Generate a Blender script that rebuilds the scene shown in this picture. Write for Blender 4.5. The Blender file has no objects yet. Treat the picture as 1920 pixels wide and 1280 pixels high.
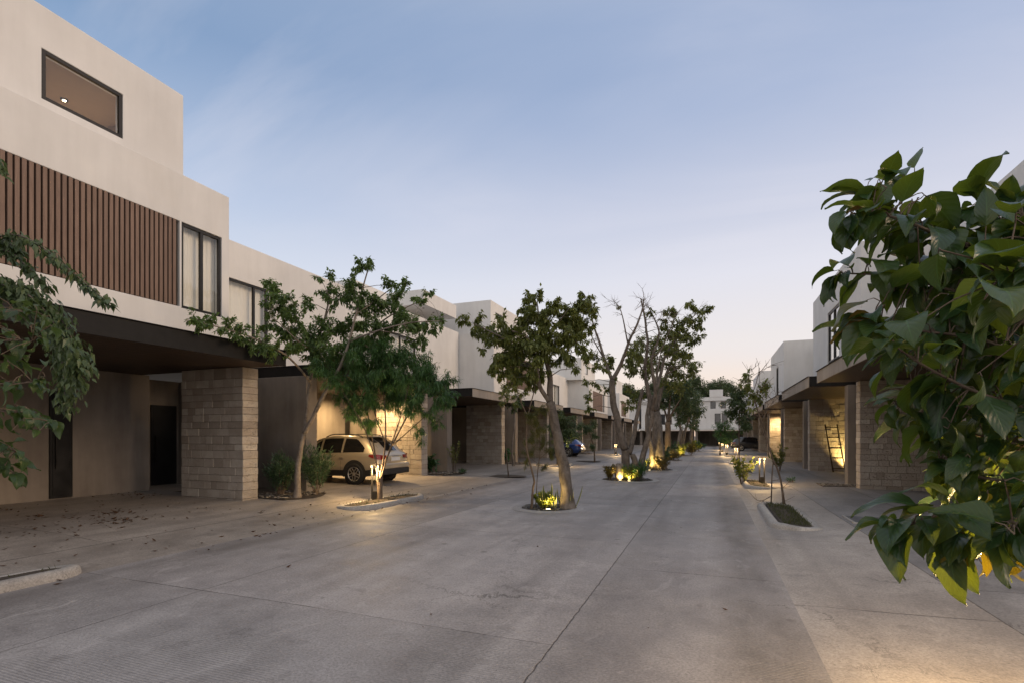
import bpy, bmesh, math, random
from math import sin, cos, pi, radians, sqrt, atan2
from mathutils import Vector, Matrix, noise as mnoise

# ------------------------------------------------------------------ camera, sky, sun, exposure
SC = bpy.context.scene
COL = SC.collection
SUN_AZ, SUN_EL = radians(84), radians(19)       # azimuth from the street axis (+Y) towards +X

cam_data = bpy.data.cameras.new('camera')
cam_data.sensor_width = 36.0
cam_data.lens = 18.0
cam_data.shift_y = 0.0911
cam_data.clip_start = 0.05
cam_data.clip_end = 2000
cam = bpy.data.objects.new('camera', cam_data)
cam.location = (0, 0, 1.7)
cam.rotation_euler = (radians(90), 0, radians(21.23))
COL.objects.link(cam)
SC.camera = cam

SC.render.engine = 'CYCLES'
SC.cycles.use_denoising = True
SC.cycles.max_bounces = 6
SC.cycles.transparent_max_bounces = 12
SC.cycles.sample_clamp_indirect = 4.0
SC.view_settings.view_transform = 'Standard'
SC.view_settings.look = 'None'
SC.view_settings.gamma = 1
SC.view_settings.use_curve_mapping = False
SC.view_settings.exposure = 0.52


class NT:
    """small helper round a node tree"""
    def __init__(s, tree):
        s.t = tree
        tree.nodes.clear()

    def n(s, typ, ins=None, out=0, **at):
        nd = s.t.nodes.new(typ)
        for k, v in at.items():
            setattr(nd, k, v)
        for k, v in (ins or {}).items():
            sk = nd.inputs[k]
            if hasattr(v, 'is_output') or isinstance(v, bpy.types.NodeSocket):
                s.t.links.new(v, sk)
            else:
                if sk.type == 'RGBA' and len(v) == 3:
                    v = (*v, 1)
                sk.default_value = v
        return nd if out is None else nd.outputs[out]

    def math(s, op, a, b=0.0, c=0.0, clamp=False):
        return s.n('ShaderNodeMath', {0: a, 1: b, 2: c}, operation=op, use_clamp=clamp)

    def mix(s, f, a, b, blend='MIX'):
        return s.n('ShaderNodeMix', {0: f, 6: a, 7: b}, out=2, data_type='RGBA', blend_type=blend)

    def ramp(s, f, stops, interp='LINEAR'):
        nd = s.n('ShaderNodeValToRGB', {0: f}, out=None)
        cr = nd.color_ramp
        cr.interpolation = interp
        while len(cr.elements) > 1:
            cr.elements.remove(cr.elements[-1])
        cr.elements[0].position = stops[0][0]
        c = stops[0][1]
        cr.elements[0].color = (*c, 1) if hasattr(c, '__len__') else (c, c, c, 1)
        for p, c in stops[1:]:
            e = cr.elements.new(p)
            e.color = (*c, 1) if hasattr(c, '__len__') else (c, c, c, 1)
        return nd.outputs[0]

    def mapr(s, v, a, b, c, d):
        return s.n('ShaderNodeMapRange', {0: v, 1: a, 2: b, 3: c, 4: d})

    def noise(s, vec, scale, detail=4, rough=.55, out=0, dist=0.0):
        return s.n('ShaderNodeTexNoise', {'Vector': vec, 'Scale': scale, 'Detail': detail, 'Roughness': rough, 'Distortion': dist}, out=out)

    def vmul(s, vec, v3):
        return s.n('ShaderNodeVectorMath', {0: vec, 1: v3}, operation='MULTIPLY')

    def bump(s, h, strength=.3, dist=.01):
        return s.n('ShaderNodeBump', {'Height': h, 'Strength': strength, 'Distance': dist})


# ---- world: clear dusk sky, warm towards the set sun, blue overhead and behind
world = bpy.data.worlds.new('World')
SC.world = world
world.use_nodes = True
w = NT(world.node_tree)
d = w.n('ShaderNodeVectorMath', {0: w.n('ShaderNodeTexCoord')}, operation='NORMALIZE')
sep = w.n('ShaderNodeSeparateXYZ', {0: d}, out=None)
z = sep.outputs[2]
GLOW_AZ = radians(18)
toward = w.n('ShaderNodeVectorMath', {0: d, 1: (sin(GLOW_AZ), cos(GLOW_AZ), 0)}, out='Value', operation='DOT_PRODUCT')
tw = w.mapr(toward, -.1, .95, 0, 1)
warm = w.ramp(z, [(0, (.72, .52, .39)), (.07, (.665, .545, .465)), (.16, (.60, .56, .55)), (.28, (.53, .53, .585)), (.38, (.42, .44, .53)), (.52, (.28, .335, .47)), (.62, (.23, .295, .44)), (1, (.44, .445, .47))])
cool = w.ramp(z, [(0, (.50, .47, .50)), (.12, (.50, .51, .55)), (.26, (.42, .485, .58)), (.38, (.295, .385, .53)), (.56, (.115, .205, .345)), (.75, (.26, .31, .40)), (1, (.44, .445, .47))])
sky_col = w.mix(tw, cool, warm)
# the sky behind the camera: pale pinkish twilight arch opposite the set sun
back = w.mapr(sep.outputs[1], .15, -.35, 0, 1)
sky_col = w.mix(back, sky_col, w.ramp(z, [(0, (.68, .62, .595)), (.3, (.72, .665, .635)), (.6, (.58, .56, .56)), (1, (.44, .445, .47))]))
# thin high cirrus streaks, drawn out along one direction
zz_ = w.math('ADD', w.math('MAXIMUM', z, 0.0), .12)
proj = w.n('ShaderNodeVectorMath', {0: d, 1: w.n('ShaderNodeCombineXYZ', {0: zz_, 1: zz_, 2: zz_})}, operation='DIVIDE')
ci = w.noise(w.vmul(proj, (.35, 1.1, .0)), 1.1, 7, .58, dist=.7)
ci2 = w.noise(w.vmul(proj, (.7, .7, .0)), 1.1, 3, .5)
cim = w.math('MULTIPLY', w.mapr(ci, .44, .72, 0, 1), w.mapr(ci2, .40, .62, .06, .60))
cim = w.math('MULTIPLY', cim, w.mapr(z, .05, .3, .2, 1))
sky_col = w.mix(cim, sky_col, (.56, .55, .60))
nish = w.n('ShaderNodeTexSky', sky_type='NISHITA', sun_disc=False, sun_elevation=SUN_EL, sun_rotation=SUN_AZ, air_density=1.2, dust_density=1.5)
bg1 = w.n('ShaderNodeBackground', {0: sky_col, 1: 1.0})
bg2 = w.n('ShaderNodeBackground', {0: nish, 1: .003})
w.n('ShaderNodeOutputWorld', {0: w.n('ShaderNodeAddShader', {0: bg1, 1: bg2})}, out=None)

# ---- the low sun behind the right-hand row: weak, warm, very soft
sd = bpy.data.lights.new('sun', 'SUN')
sd.energy = 0.95
sd.angle = radians(24)
sd.color = (1.0, .70, .44)
sun = bpy.data.objects.new('sun', sd)
sun.rotation_euler = Vector((-sin(SUN_AZ) * cos(SUN_EL), -cos(SUN_AZ) * cos(SUN_EL), -sin(SUN_EL))).to_track_quat('-Z', 'Y').to_euler()
COL.objects.link(sun)

R = random.Random(11)

# ------------------------------------------------------------------ materials
MATS = {}


def pmat(name):
    m = bpy.data.materials.new(name)
    m.use_nodes = True
    MATS[name] = m
    return NT(m.node_tree)


def finish(t, col, rough=.6, normal=None, metallic=0.0, spec=.4, **kw):
    ins = {'Base Color': col, 'Roughness': rough, 'Metallic': metallic, 'Specular IOR Level': spec}
    if normal is not None:
        ins['Normal'] = normal
    ins.update(kw)
    b = t.n('ShaderNodeBsdfPrincipled', ins)
    t.n('ShaderNodeOutputMaterial', {0: b}, out=None)
    return b


def objco(t):
    return t.n('ShaderNodeTexCoord', out=3)


def simple(name, col, rough=.6, metallic=0.0, vary=.12, scale=6, bump=.1, spec=.4, fine=60):
    t = pmat(name)
    p = objco(t)
    a = t.noise(p, scale, 5)
    f = t.noise(p, fine, 3)
    c1 = tuple(max(0, v * (1 - vary)) for v in col)
    c2 = tuple(min(1, v * (1 + vary)) for v in col)
    c = t.mix(t.mapr(a, .3, .7, 0, 1), c1, c2)
    finish(t, c, t.mapr(a, .3, .7, max(.02, rough - .07), min(1, rough + .07)), t.bump(f, bump, .004) if bump else None, metallic, spec)


def emit(name, col, strength):
    t = pmat(name)
    e = t.n('ShaderNodeEmission', {0: col, 1: strength})
    t.n('ShaderNodeOutputMaterial', {0: e}, out=None)


def concrete(name, c1, c2, joints_x=(), joints_y=None, broom=0.0, stain=.55, dark=(.1, .09, .085), seed=0.0, bands=0.0, gutters=()):
    t = pmat(name)
    p0 = objco(t)
    p = t.n('ShaderNodeVectorMath', {0: p0, 1: (seed, seed * 1.7, 0)}, operation='ADD')
    sp = t.n('ShaderNodeSeparateXYZ', {0: p0}, out=None)
    big = t.noise(t.vmul(p, (.55, .16, .5)), 1.0, 5, .6, dist=.5)
    mid = t.noise(p, 1.7, 8, .62)
    fine = t.noise(p, 45, 4, .6)
    grit = t.noise(p, 160, 2, .5)
    f = t.math('ADD', t.math('MULTIPLY', big, .55), t.math('MULTIPLY', mid, .45))
    col = t.mix(t.mapr(f, .40, .60, 0, 1), c1, c2)
    # blotchy dark staining and tyre-polished tracks
    st = t.mapr(t.noise(t.vmul(p, (1.5, .10, 1)), .9, 4, .55, dist=.8), .52, .74, 0, stain)
    col = t.mix(st, col, t.mix(.5, c1, dark))
    if bands:
        tr = t.noise(t.vmul(p, (.9, .02, 1)), 1.3, 3, .5)
        col = t.mix(t.mapr(tr, .5, .68, 0, bands), col, dark)
    for gx, gw in gutters:
        gd = t.math('ABSOLUTE', t.math('ADD', t.math('SUBTRACT', sp.outputs[0], gx), t.math('MULTIPLY', t.math('SUBTRACT', t.noise(p, .8, 4), .5), .5)))
        gm = t.math('MULTIPLY', t.mapr(gd, gw * .3, gw, 1, 0), t.mapr(t.noise(t.vmul(p, (1, .4, 1)), 1.6, 5, .65), .3, .65, .15, .62))
        col = t.mix(gm, col, (.075, .066, .06))
    col = t.mix(.75, col, t.mix(t.mapr(fine, .3, .7, 0, 1), (.35, .35, .35), (.65, .65, .65)), 'OVERLAY')
    col = t.mix(t.mapr(t.noise(p, 70, 3, .5), .60, .70, 0, .6), col, dark)
    wob = t.math('MULTIPLY', t.math('SUBTRACT', t.noise(p, 9, 4, .7), .5), .035)
    # slabs poured at different times differ a little in tone
    jx0 = joints_x[0][0] if joints_x else 0.0
    jp, jo = (joints_y[0], joints_y[1]) if joints_y else (1000.0, 500.0)
    cell = t.n('ShaderNodeCombineXYZ', {0: t.math('FLOOR', t.math('DIVIDE', t.math('SUBTRACT', t.math('ADD', sp.outputs[0], wob), jx0), 4.0)), 1: t.math('FLOOR', t.math('DIVIDE', t.math('ADD', t.math('ADD', t.math('ADD', sp.outputs[1], wob), jo), t.math('MULTIPLY', t.math('GREATER_THAN', sp.outputs[0], jx0), 1.6)), jp)), 2: seed})
    tone = t.n('ShaderNodeTexWhiteNoise', {'Vector': cell}, out=0)
    col = t.mix(.55, col, t.mix(tone, (.40, .40, .40), (.60, .60, .60)), 'OVERLAY')
    blot = t.noise(p, 4.2, 6, .7, dist=1.0)
    col = t.mix(t.mapr(blot, .55, .70, 0, .5), col, t.mix(.6, c1, dark))
    pale = t.noise(t.vmul(p, (1, .6, 1)), 2.6, 7, .7, dist=1.5)
    col = t.mix(t.mapr(pale, .57, .72, 0, .42), col, tuple(min(1, v * 1.35) for v in c2))
    spots = t.n('ShaderNodeTexVoronoi', {'Vector': p, 'Scale': 1.1, 'Randomness': 1.0}, out=0)
    col = t.mix(t.math('MULTIPLY', t.mapr(spots, .03, .07, 1, 0), .55), col, dark)
    cr = t.n('ShaderNodeTexVoronoi', {'Vector': t.n('ShaderNodeVectorMath', {0: p, 1: t.n('ShaderNodeCombineXYZ', {0: t.math('MULTIPLY', blot, .9), 1: t.math('MULTIPLY', pale, .9), 2: 0.0})}, operation='ADD'), 'Scale': .28}, out=0, feature='DISTANCE_TO_EDGE')
    crm = t.math('MULTIPLY', t.mapr(cr, .0012, .0035, 1, 0), t.mapr(t.noise(p, .5, 2), .5, .6, 0, .6))
    col = t.mix(crm, col, (.05, .045, .04))
    mask = None
    for jx, wd in joints_x:
        dd = t.math('ABSOLUTE', t.math('ADD', t.math('SUBTRACT', sp.outputs[0], jx), wob))
        mk = t.mapr(dd, wd * .5, wd * 1.3, 1, 0)
        mask = mk if mask is None else t.math('MAXIMUM', mask, mk)
    if joints_y:
        per, off, wd = joints_y
        dd = t.math('PINGPONG', t.math('ADD', t.math('ADD', t.math('ADD', sp.outputs[1], off), wob), t.math('MULTIPLY', t.math('GREATER_THAN', sp.outputs[0], jx0), 1.6)), per * .5)
        mk = t.mapr(dd, wd * .5, wd * 1.3, 1, 0)
        mk = t.math('MULTIPLY', mk, t.mapr(t.noise(p, 1.1, 3), .38, .55, .25, 1))
        mask = mk if mask is None else t.math('MAXIMUM', mask, mk)
    h = t.math('ADD', t.math('MULTIPLY', fine, .5), t.math('MULTIPLY', grit, .35))
    if broom:
        wv = t.math('SINE', t.math('ADD', t.math('MULTIPLY', sp.outputs[1], 2 * pi / .028), t.math('MULTIPLY', t.noise(p, 2.2, 3), 7)))
        amt = t.mapr(t.noise(p, .7, 3), .45, .6, 0, broom)
        h = t.math('ADD', h, t.math('MULTIPLY', wv, amt))
    if mask is not None:
        col = t.mix(t.math('MULTIPLY', mask, .8), col, (.035, .03, .028))
        h = t.math('SUBTRACT', h, t.math('MULTIPLY', mask, 1.5))
    finish(t, col, t.mapr(mid, .3, .7, .55, .8), t.bump(h, .55, .006), spec=.35)


def stucco(name, c1, c2, bump=.25):
    t = pmat(name)
    p = objco(t)
    a = t.noise(p, .6, 6, .6)
    b = t.noise(t.vmul(p, (2.5, 2.5, .35)), 1.2, 5, .6)      # faint rain streaks
    f = t.math('ADD', t.math('MULTIPLY', a, .6), t.math('MULTIPLY', b, .4))
    col = t.mix(t.mapr(f, .38, .62, 0, 1), c1, c2)
    h = t.math('ADD', t.noise(p, 90, 4, .6), t.math('MULTIPLY', t.noise(p, 5, 4), 1.2))
    finish(t, col, .85, t.bump(h, bump, .004), spec=.2)


stucco('white_render', (.60, .592, .578), (.69, .682, .668))
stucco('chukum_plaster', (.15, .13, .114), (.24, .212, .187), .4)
stucco('fascia_cement', (.27, .235, .20), (.37, .325, .28), .5)
simple('interior_paint', (.32, .26, .20), .8, vary=.04)
simple('dark_steel', (.012, .0115, .0115), .6, 0.0, vary=.3, bump=.05, spec=.2)
simple('frame_metal', (.025, .024, .024), .4, .5, vary=.2, bump=.04)
simple('black_door', (.012, .012, .013), .35, vary=.3, scale=3, bump=.05)
simple('backing_dark', (.03, .024, .02), .8)
simple('lamp_metal', (.03, .028, .026), .4, .6, vary=.2)
simple('soil', (.055, .042, .032), .95, vary=.4, scale=14, bump=.9, fine=40)
simple('rubber', (.014, .014, .015), .75, bump=.3)
simple('cladding', (.02, .02, .021), .7, bump=.2)
simple('rim_metal', (.55, .53, .50), .3, .8, vary=.08, bump=0)
simple('rim_dark', (.03, .03, .032), .4, .5, bump=0)
simple('chrome', (.6, .6, .62), .2, 1.0, vary=.04, bump=0)
simple('plate_white', (.62, .64, .68), .4, vary=.05, bump=0)
simple('plate_ink', (.05, .05, .07), .5, vary=.05, bump=0)
simple('ladder_wood', (.05, .033, .02), .7, vary=.35, bump=.3)
simple('cover_iron', (.12, .12, .125), .6, .2, vary=.3, scale=9, bump=.5)
simple('dead_leaf', (.075, .04, .022), .85, vary=.5, scale=25)
simple('earth', (.16, .14, .115), .95, vary=.25, scale=.4, bump=.5)
simple('curtain', (.80, .77, .71), .9, vary=.03, bump=.05)
concrete('road_concrete', (.225, .210, .207), (.345, .325, .318), joints_x=((-1.2, .007), (-5.2, .005)), joints_y=(4.25, .25, .007), broom=.8, stain=.5, bands=.25, gutters=((.42, .42), (-6.9, .4)))
concrete('drive_concrete', (.185, .163, .144), (.29, .26, .232), joints_x=((-8.6, .012),), joints_y=(8.14, 3.1, .008), stain=.55, seed=7.3)
concrete('walk_concrete', (.26, .232, .208), (.385, .35, .318), joints_x=((2.42, .014),), joints_y=(3.5, 1.2, .009), stain=.4, seed=3.1)
concrete('drive_grey', (.17, .16, .155), (.275, .26, .25), joints_x=((3.9, .01),), joints_y=(8.45, 1.6, .009), stain=.8, seed=11.7)
concrete('kerb_concrete', (.27, .255, .238), (.42, .40, .375), stain=.6, seed=5.0)
concrete('smooth_concrete', (.27, .255, .25), (.35, .335, .325), stain=.35, seed=2.0)


def stone_mat():
    t = pmat('limestone_block')
    p = objco(t)
    rnd = t.n('ShaderNodeNewGeometry', out=8)
    a = t.noise(p, 3, 6, .65)
    pits = t.noise(t.vmul(p, (1, 1, 2.4)), 26, 4, .7)
    veins = t.noise(t.vmul(p, (1, 1, 3)), 4, 6, .7, dist=1.2)
    base = t.ramp(rnd, [(0, (.27, .235, .20)), (.25, (.38, .34, .30)), (.5, (.44, .40, .36)), (.75, (.33, .29, .25)), (1, (.52, .48, .43))])
    col = t.mix(t.mapr(a, .35, .7, 0, .55), base, (.29, .24, .195))
    col = t.mix(t.mapr(veins, .55, .75, 0, .35), col, (.5, .46, .41))
    col = t.mix(t.mapr(pits, .62, .72, 0, .6), col, (.15, .12, .10))
    h = t.math('SUBTRACT', t.math('MULTIPLY', a, .8), t.mapr(pits, .58, .75, 0, 1))
    finish(t, col, .85, t.bump(h, 1.0, .03), spec=.25)


stone_mat()
simple('mortar', (.11, .092, .076), .95, bump=.6)


def wood(name, c1, c2, axis='z', rough=.55):
    t = pmat(name)
    p = objco(t)
    sc = {'z': (14, 14, 1.2), 'y': (14, 1.0, 14), 'x': (1.0, 14, 14)}[axis]
    g = t.noise(t.vmul(p, sc), 1.6, 6, .6, dist=.6)
    rnd = t.n('ShaderNodeNewGeometry', out=8)
    col = t.mix(t.mapr(g, .3, .7, 0, 1), c1, c2)
    col = t.mix(t.mapr(rnd, 0, 1, .0, .35), col, tuple(v * .6 for v in c1))
    finish(t, col, rough, t.bump(g, .25, .003), spec=.3)


wood('slat_wood', (.155, .10, .074), (.245, .165, .126))
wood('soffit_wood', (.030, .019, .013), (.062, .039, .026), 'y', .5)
wood('panel_wood', (.22, .135, .10), (.30, .195, .15))


def schlick(t):
    g = t.n('ShaderNodeNewGeometry', out=None)
    c = t.math('ABSOLUTE', t.n('ShaderNodeVectorMath', {0: g.outputs['Incoming'], 1: g.outputs['Normal']}, out='Value', operation='DOT_PRODUCT'))
    return t.math('ADD', .045, t.math('MULTIPLY', .955, t.math('POWER', t.math('SUBTRACT', 1.0, c), 5.0)))


def glass():
    t = pmat('window_glass')
    fr = schlick(t)
    g = t.n('ShaderNodeBsdfGlossy', {'Color': (1, 1, 1), 'Roughness': .015})
    tr = t.n('ShaderNodeBsdfTransparent', {'Color': (.94, .95, .94)})
    m = t.n('ShaderNodeMixShader', {0: t.math('MULTIPLY', fr, 1.5, clamp=True), 1: tr, 2: g})
    t.n('ShaderNodeOutputMaterial', {0: m}, out=None)
    t = pmat('car_glass')
    g = t.n('ShaderNodeBsdfGlossy', {'Color': (.9, .9, .9), 'Roughness': .02})
    tr = t.n('ShaderNodeBsdfTransparent', {'Color': (.30, .31, .30)})
    m = t.n('ShaderNodeMixShader', {0: t.math('ADD', t.math('MULTIPLY', schlick(t), 1.3, clamp=True), .03), 1: tr, 2: g})
    t.n('ShaderNodeOutputMaterial', {0: m}, out=None)


glass()


def leaf_mat(name, dark, light, trans, trans_amt=.35, rough=.42, spec=.5, veins=False, margin=None, rare=None):
    t = pmat(name)
    rnd = t.n('ShaderNodeNewGeometry', out=8)
    p = objco(t)
    patch = t.noise(p, 1.3, 3)
    f = t.math('ADD', t.math('MULTIPLY', rnd, .7), t.math('MULTIPLY', t.math('SUBTRACT', patch, .35), .8), clamp=True)
    col = t.mix(f, dark, light)
    trc = t.mix(rnd, tuple(v * .75 for v in trans), tuple(v * 1.25 for v in trans))
    nrm = None
    if rare is not None:
        rf = t.mapr(rnd, rare[1], min(1, rare[1] + .02), 0, 1)
        col = t.mix(rf, col, rare[0])
        trc = t.mix(rf, trc, rare[0])
    if veins or margin:
        uv = t.n('ShaderNodeTexCoord', out=2)
        su = t.n('ShaderNodeSeparateXYZ', {0: uv}, out=None)
        x, y = su.outputs[0], su.outputs[1]
        ax = t.math('ABSOLUTE', t.math('SUBTRACT', x, .5))
        if veins:
            rib = t.mapr(ax, .012, .03, 1, 0)
            side = t.math('PINGPONG', t.math('SUBTRACT', t.math('MULTIPLY', y, 8), t.math('MULTIPLY', ax, 5)), .5)
            vv = t.math('MAXIMUM', rib, t.math('MULTIPLY', t.mapr(side, .03, .09, 1, 0), .55))
            col = t.mix(t.math('MULTIPLY', vv, .45), col, tuple(min(1, v * 2.4) for v in light))
            blot = t.noise(p, 14, 4)
            col = t.mix(t.mapr(blot, .6, .75, 0, .3), col, tuple(v * .6 for v in dark))
            nrm = t.bump(t.math('SUBTRACT', t.math('MULTIPLY', side, 1.2), t.math('MULTIPLY', rib, .8)), .35, .004)
        if margin:
            mk = t.mapr(ax, .2, .3, 0, 1)
            col = t.mix(mk, col, margin)
    ins = {'Base Color': col, 'Roughness': rough, 'Specular IOR Level': spec}
    if nrm is not None:
        ins['Normal'] = nrm
    b = t.n('ShaderNodeBsdfPrincipled', ins)
    tr = t.n('ShaderNodeBsdfTranslucent', {'Color': trc})
    t.n('ShaderNodeOutputMaterial', {0: t.n('ShaderNodeMixShader', {0: trans_amt, 1: b, 2: tr})}, out=None)


leaf_mat('tree_leaf', (0.050, 0.096, 0.032), (0.126, 0.196, 0.059), (0.195, 0.292, 0.058), .32)
leaf_mat('olive_leaf', (0.070, 0.097, 0.028), (0.174, 0.197, 0.051), (0.254, 0.273, 0.050), .32)
leaf_mat('far_leaf', (0.036, 0.065, 0.026), (0.087, 0.127, 0.047), (0.118, 0.169, 0.051), .25)
leaf_mat('narrow_leaf', (0.035, 0.082, 0.029), (0.080, 0.175, 0.048), (0.109, 0.218, 0.041), .3, .4)
leaf_mat('oleander_leaf', (0.035, 0.070, 0.037), (0.078, 0.133, 0.062), (0.101, 0.169, 0.051), .22)
leaf_mat('lime_leaf', (.09, .12, .018), (.19, .22, .035), (.28, .3, .03), .35)
leaf_mat('croton_leaf', (.05, .07, .015), (.20, .13, .03), (.2, .14, .03), .3)
leaf_mat('dark_plant_leaf', (0.027, 0.075, 0.027), (0.060, 0.135, 0.045), (0.065, 0.130, 0.026), .2, .3)
leaf_mat('feather_leaf', (.07, .08, .02), (.13, .13, .035), (.16, .16, .03), .4)
leaf_mat('blade_leaf', (.04, .065, .025), (.07, .1, .035), (.1, .12, .03), .15, margin=(.36, .34, .13))
leaf_mat('big_leaf', (0.013, 0.039, 0.016), (0.034, 0.078, 0.024), (0.186, 0.243, 0.017), .30, .32, .55, veins=True, rare=((.30, .16, .035), .985))
leaf_mat('big_leaf_far', (0.015, 0.037, 0.012), (0.045, 0.079, 0.022), (0.109, 0.164, 0.023), .3, .35, .5, veins=True)
leaf_mat('yellow_leaf', (.22, .16, .012), (.34, .24, .02), (.36, .27, .015), .3, .4, .4, veins=True)
leaf_mat('grass_blade', (.03, .045, .014), (.075, .085, .026), (.08, .09, .02), .25)


def bark(name, c1, c2, scale=9):
    t = pmat(name)
    p = objco(t)
    a = t.noise(t.vmul(p, (1, 1, .45)), scale, 7, .68, dist=.4)
    b = t.noise(p, 1.4, 4)
    rings = t.noise(t.vmul(p, (1, 1, 7)), 5, 3)
    col = t.mix(t.mapr(a, .35, .65, 0, 1), c1, c2)
    col = t.mix(t.mapr(b, .5, .7, 0, .5), col, tuple(v * 1.35 for v in c2))
    col = t.mix(t.mapr(rings, .62, .72, 0, .5), col, tuple(v * .5 for v in c1))
    finish(t, col, .9, t.bump(t.math('ADD', a, t.math('MULTIPLY', rings, .6)), .8, .015), spec=.2)


bark('bark_grey', (.075, .06, .05), (.19, .162, .138))
bark('bark_pale', (.10, .083, .068), (.25, .215, .185))
bark('bark_brown', (.08, .058, .042), (.17, .13, .10), 14)

emit('lamp_glow', (1, .68, .30), 7)
emit('spot_glow', (1, .75, .38), 8)
emit('down_glow', (1, .80, .5), 22)


def paint(name, c, rough=.3, metallic=.5):
    t = pmat(name)
    p = objco(t)
    fl = t.noise(p, 900, 1)
    dust = t.noise(p, 3, 5)
    col = t.mix(t.mapr(fl, .3, .7, 0, .25), c, tuple(min(1, v * 1.4) for v in c))
    col = t.mix(t.mapr(dust, .5, .75, 0, .2), col, (.3, .27, .22))
    finish(t, col, t.mapr(dust, .4, .7, rough, rough + .15), None, metallic, .5, **{'Coat Weight': .7, 'Coat Roughness': .08})


paint('car_silver', (.46, .40, .315))
paint('car_blue', (.012, .045, .19))
paint('car_black', (.015, .015, .017))
t = pmat('tail_red')
finish(t, (.20, .012, .01), .15, spec=.6, **{'Coat Weight': .5})


def tmat():
    t = pmat('gravel_stone')
    rnd = t.n('ShaderNodeNewGeometry', out=8)
    col = t.ramp(rnd, [(0, (.05, .042, .035)), (.4, (.11, .095, .08)), (.75, (.19, .165, .14)), (1, (.32, .29, .25))])
    finish(t, col, .85, t.bump(t.noise(objco(t), 60, 3), .3, .004))
    t = pmat('dark_pebble')
    rnd = t.n('ShaderNodeNewGeometry', out=8)
    col = t.ramp(rnd, [(0, (.03, .028, .026)), (.6, (.075, .07, .065)), (1, (.2, .19, .17))])
    finish(t, col, .7, t.bump(t.noise(objco(t), 60, 3), .3, .004))


tmat()


# ------------------------------------------------------------------ mesh helpers
class MB:
    def __init__(s):
        s.v, s.f, s.uv, s.key = [], [], [], {}

    def vert(s, p):
        s.v.append((p[0], p[1], p[2]))
        return len(s.v) - 1

    def kv(s, p):
        k = (round(p[0], 4), round(p[1], 4), round(p[2], 4))
        if k not in s.key:
            s.key[k] = s.vert(p)
        return s.key[k]

    def quad(s, a, b, c, d):
        s.f.append((a, b, c, d))

    def box(s, x0, x1, y0, y1, z0, z1, M=None):
        if x0 > x1: x0, x1 = x1, x0
        if y0 > y1: y0, y1 = y1, y0
        P = [(x0, y0, z0), (x1, y0, z0), (x1, y1, z0), (x0, y1, z0), (x0, y0, z1), (x1, y0, z1), (x1, y1, z1), (x0, y1, z1)]
        if M is not None:
            P = [M @ Vector(p) for p in P]
        i = [s.vert(p) for p in P]
        for q in ((3, 2, 1, 0), (4, 5, 6, 7), (0, 1, 5, 4), (1, 2, 6, 5), (2, 3, 7, 6), (3, 0, 4, 7)):
            s.f.append(tuple(i[k] for k in q))

    def tube(s, pts, rads, n=8, cap=True):
        pts = [Vector(p) for p in pts]
        rings = []
        up = Vector((0, 0, 1))
        ref = None
        for i, p in enumerate(pts):
            t = (pts[min(i + 1, len(pts) - 1)] - pts[max(i - 1, 0)])
            if t.length < 1e-6:
                t = up.copy()
            t.normalize()
            if ref is None:
                ref = t.orthogonal().normalized()
            else:
                ref = (ref - t * ref.dot(t))
                ref = ref.normalized() if ref.length > 1e-5 else t.orthogonal().normalized()
            b = t.cross(ref)
            r = rads[i] if hasattr(rads, '__len__') else rads
            rings.append([s.vert(p + (ref * cos(2 * pi * k / n) + b * sin(2 * pi * k / n)) * r) for k in range(n)])
        for i in range(len(rings) - 1):
            for k in range(n):
                s.f.append((rings[i][k], rings[i][(k + 1) % n], rings[i + 1][(k + 1) % n], rings[i + 1][k]))
        if cap:
            s.f.append(tuple(reversed(rings[0])))
            s.f.append(tuple(rings[-1]))

    def disc(s, c, r, n=24, z=None, M=None, squash=1.0):
        ids = []
        for k in range(n):
            p = Vector((c[0] + r * cos(2 * pi * k / n), c[1] + squash * r * sin(2 * pi * k / n), c[2]))
            ids.append(s.vert(M @ p if M is not None else p))
        s.f.append(tuple(ids))

    def lathe(s, prof, c=(0, 0, 0), n=20, M=None):
        rings = []
        for r, zz in prof:
            ring = []
            for k in range(n):
                p = Vector((c[0] + r * cos(2 * pi * k / n), c[1] + r * sin(2 * pi * k / n), c[2] + zz))
                ring.append(s.vert(M @ p if M is not None else p))
            rings.append(ring)
        for i in range(len(rings) - 1):
            for k in range(n):
                s.f.append((rings[i][k], rings[i][(k + 1) % n], rings[i + 1][(k + 1) % n], rings[i + 1][k]))
        s.f.append(tuple(reversed(rings[0])))
        s.f.append(tuple(rings[-1]))

    def leaf(s, p, d, nrm, L, Wd, fold=.18, droop=.25):
        """one leaf blade: two folded halves, four faces, tip bent down"""
        d = d.normalized()
        sd = d.cross(nrm)
        if sd.length < 1e-4:
            sd = d.orthogonal()
        sd.normalize()
        n = sd.cross(d)
        m1 = p + d * (L * .42) - n * (Wd * fold)
        tip = p + d * L + Vector((0, 0, -L * droop))
        l1 = p + d * (L * .42) + sd * (Wd * .5)
        r1 = p + d * (L * .42) - sd * (Wd * .5)
        i = len(s.v)
        s.v += [tuple(p), tuple(m1), tuple(tip), tuple(l1), tuple(r1)]
        s.f += [(i, i + 1, i + 3), (i + 3, i + 1, i + 2), (i, i + 4, i + 1), (i + 4, i + 2, i + 1)]


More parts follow.
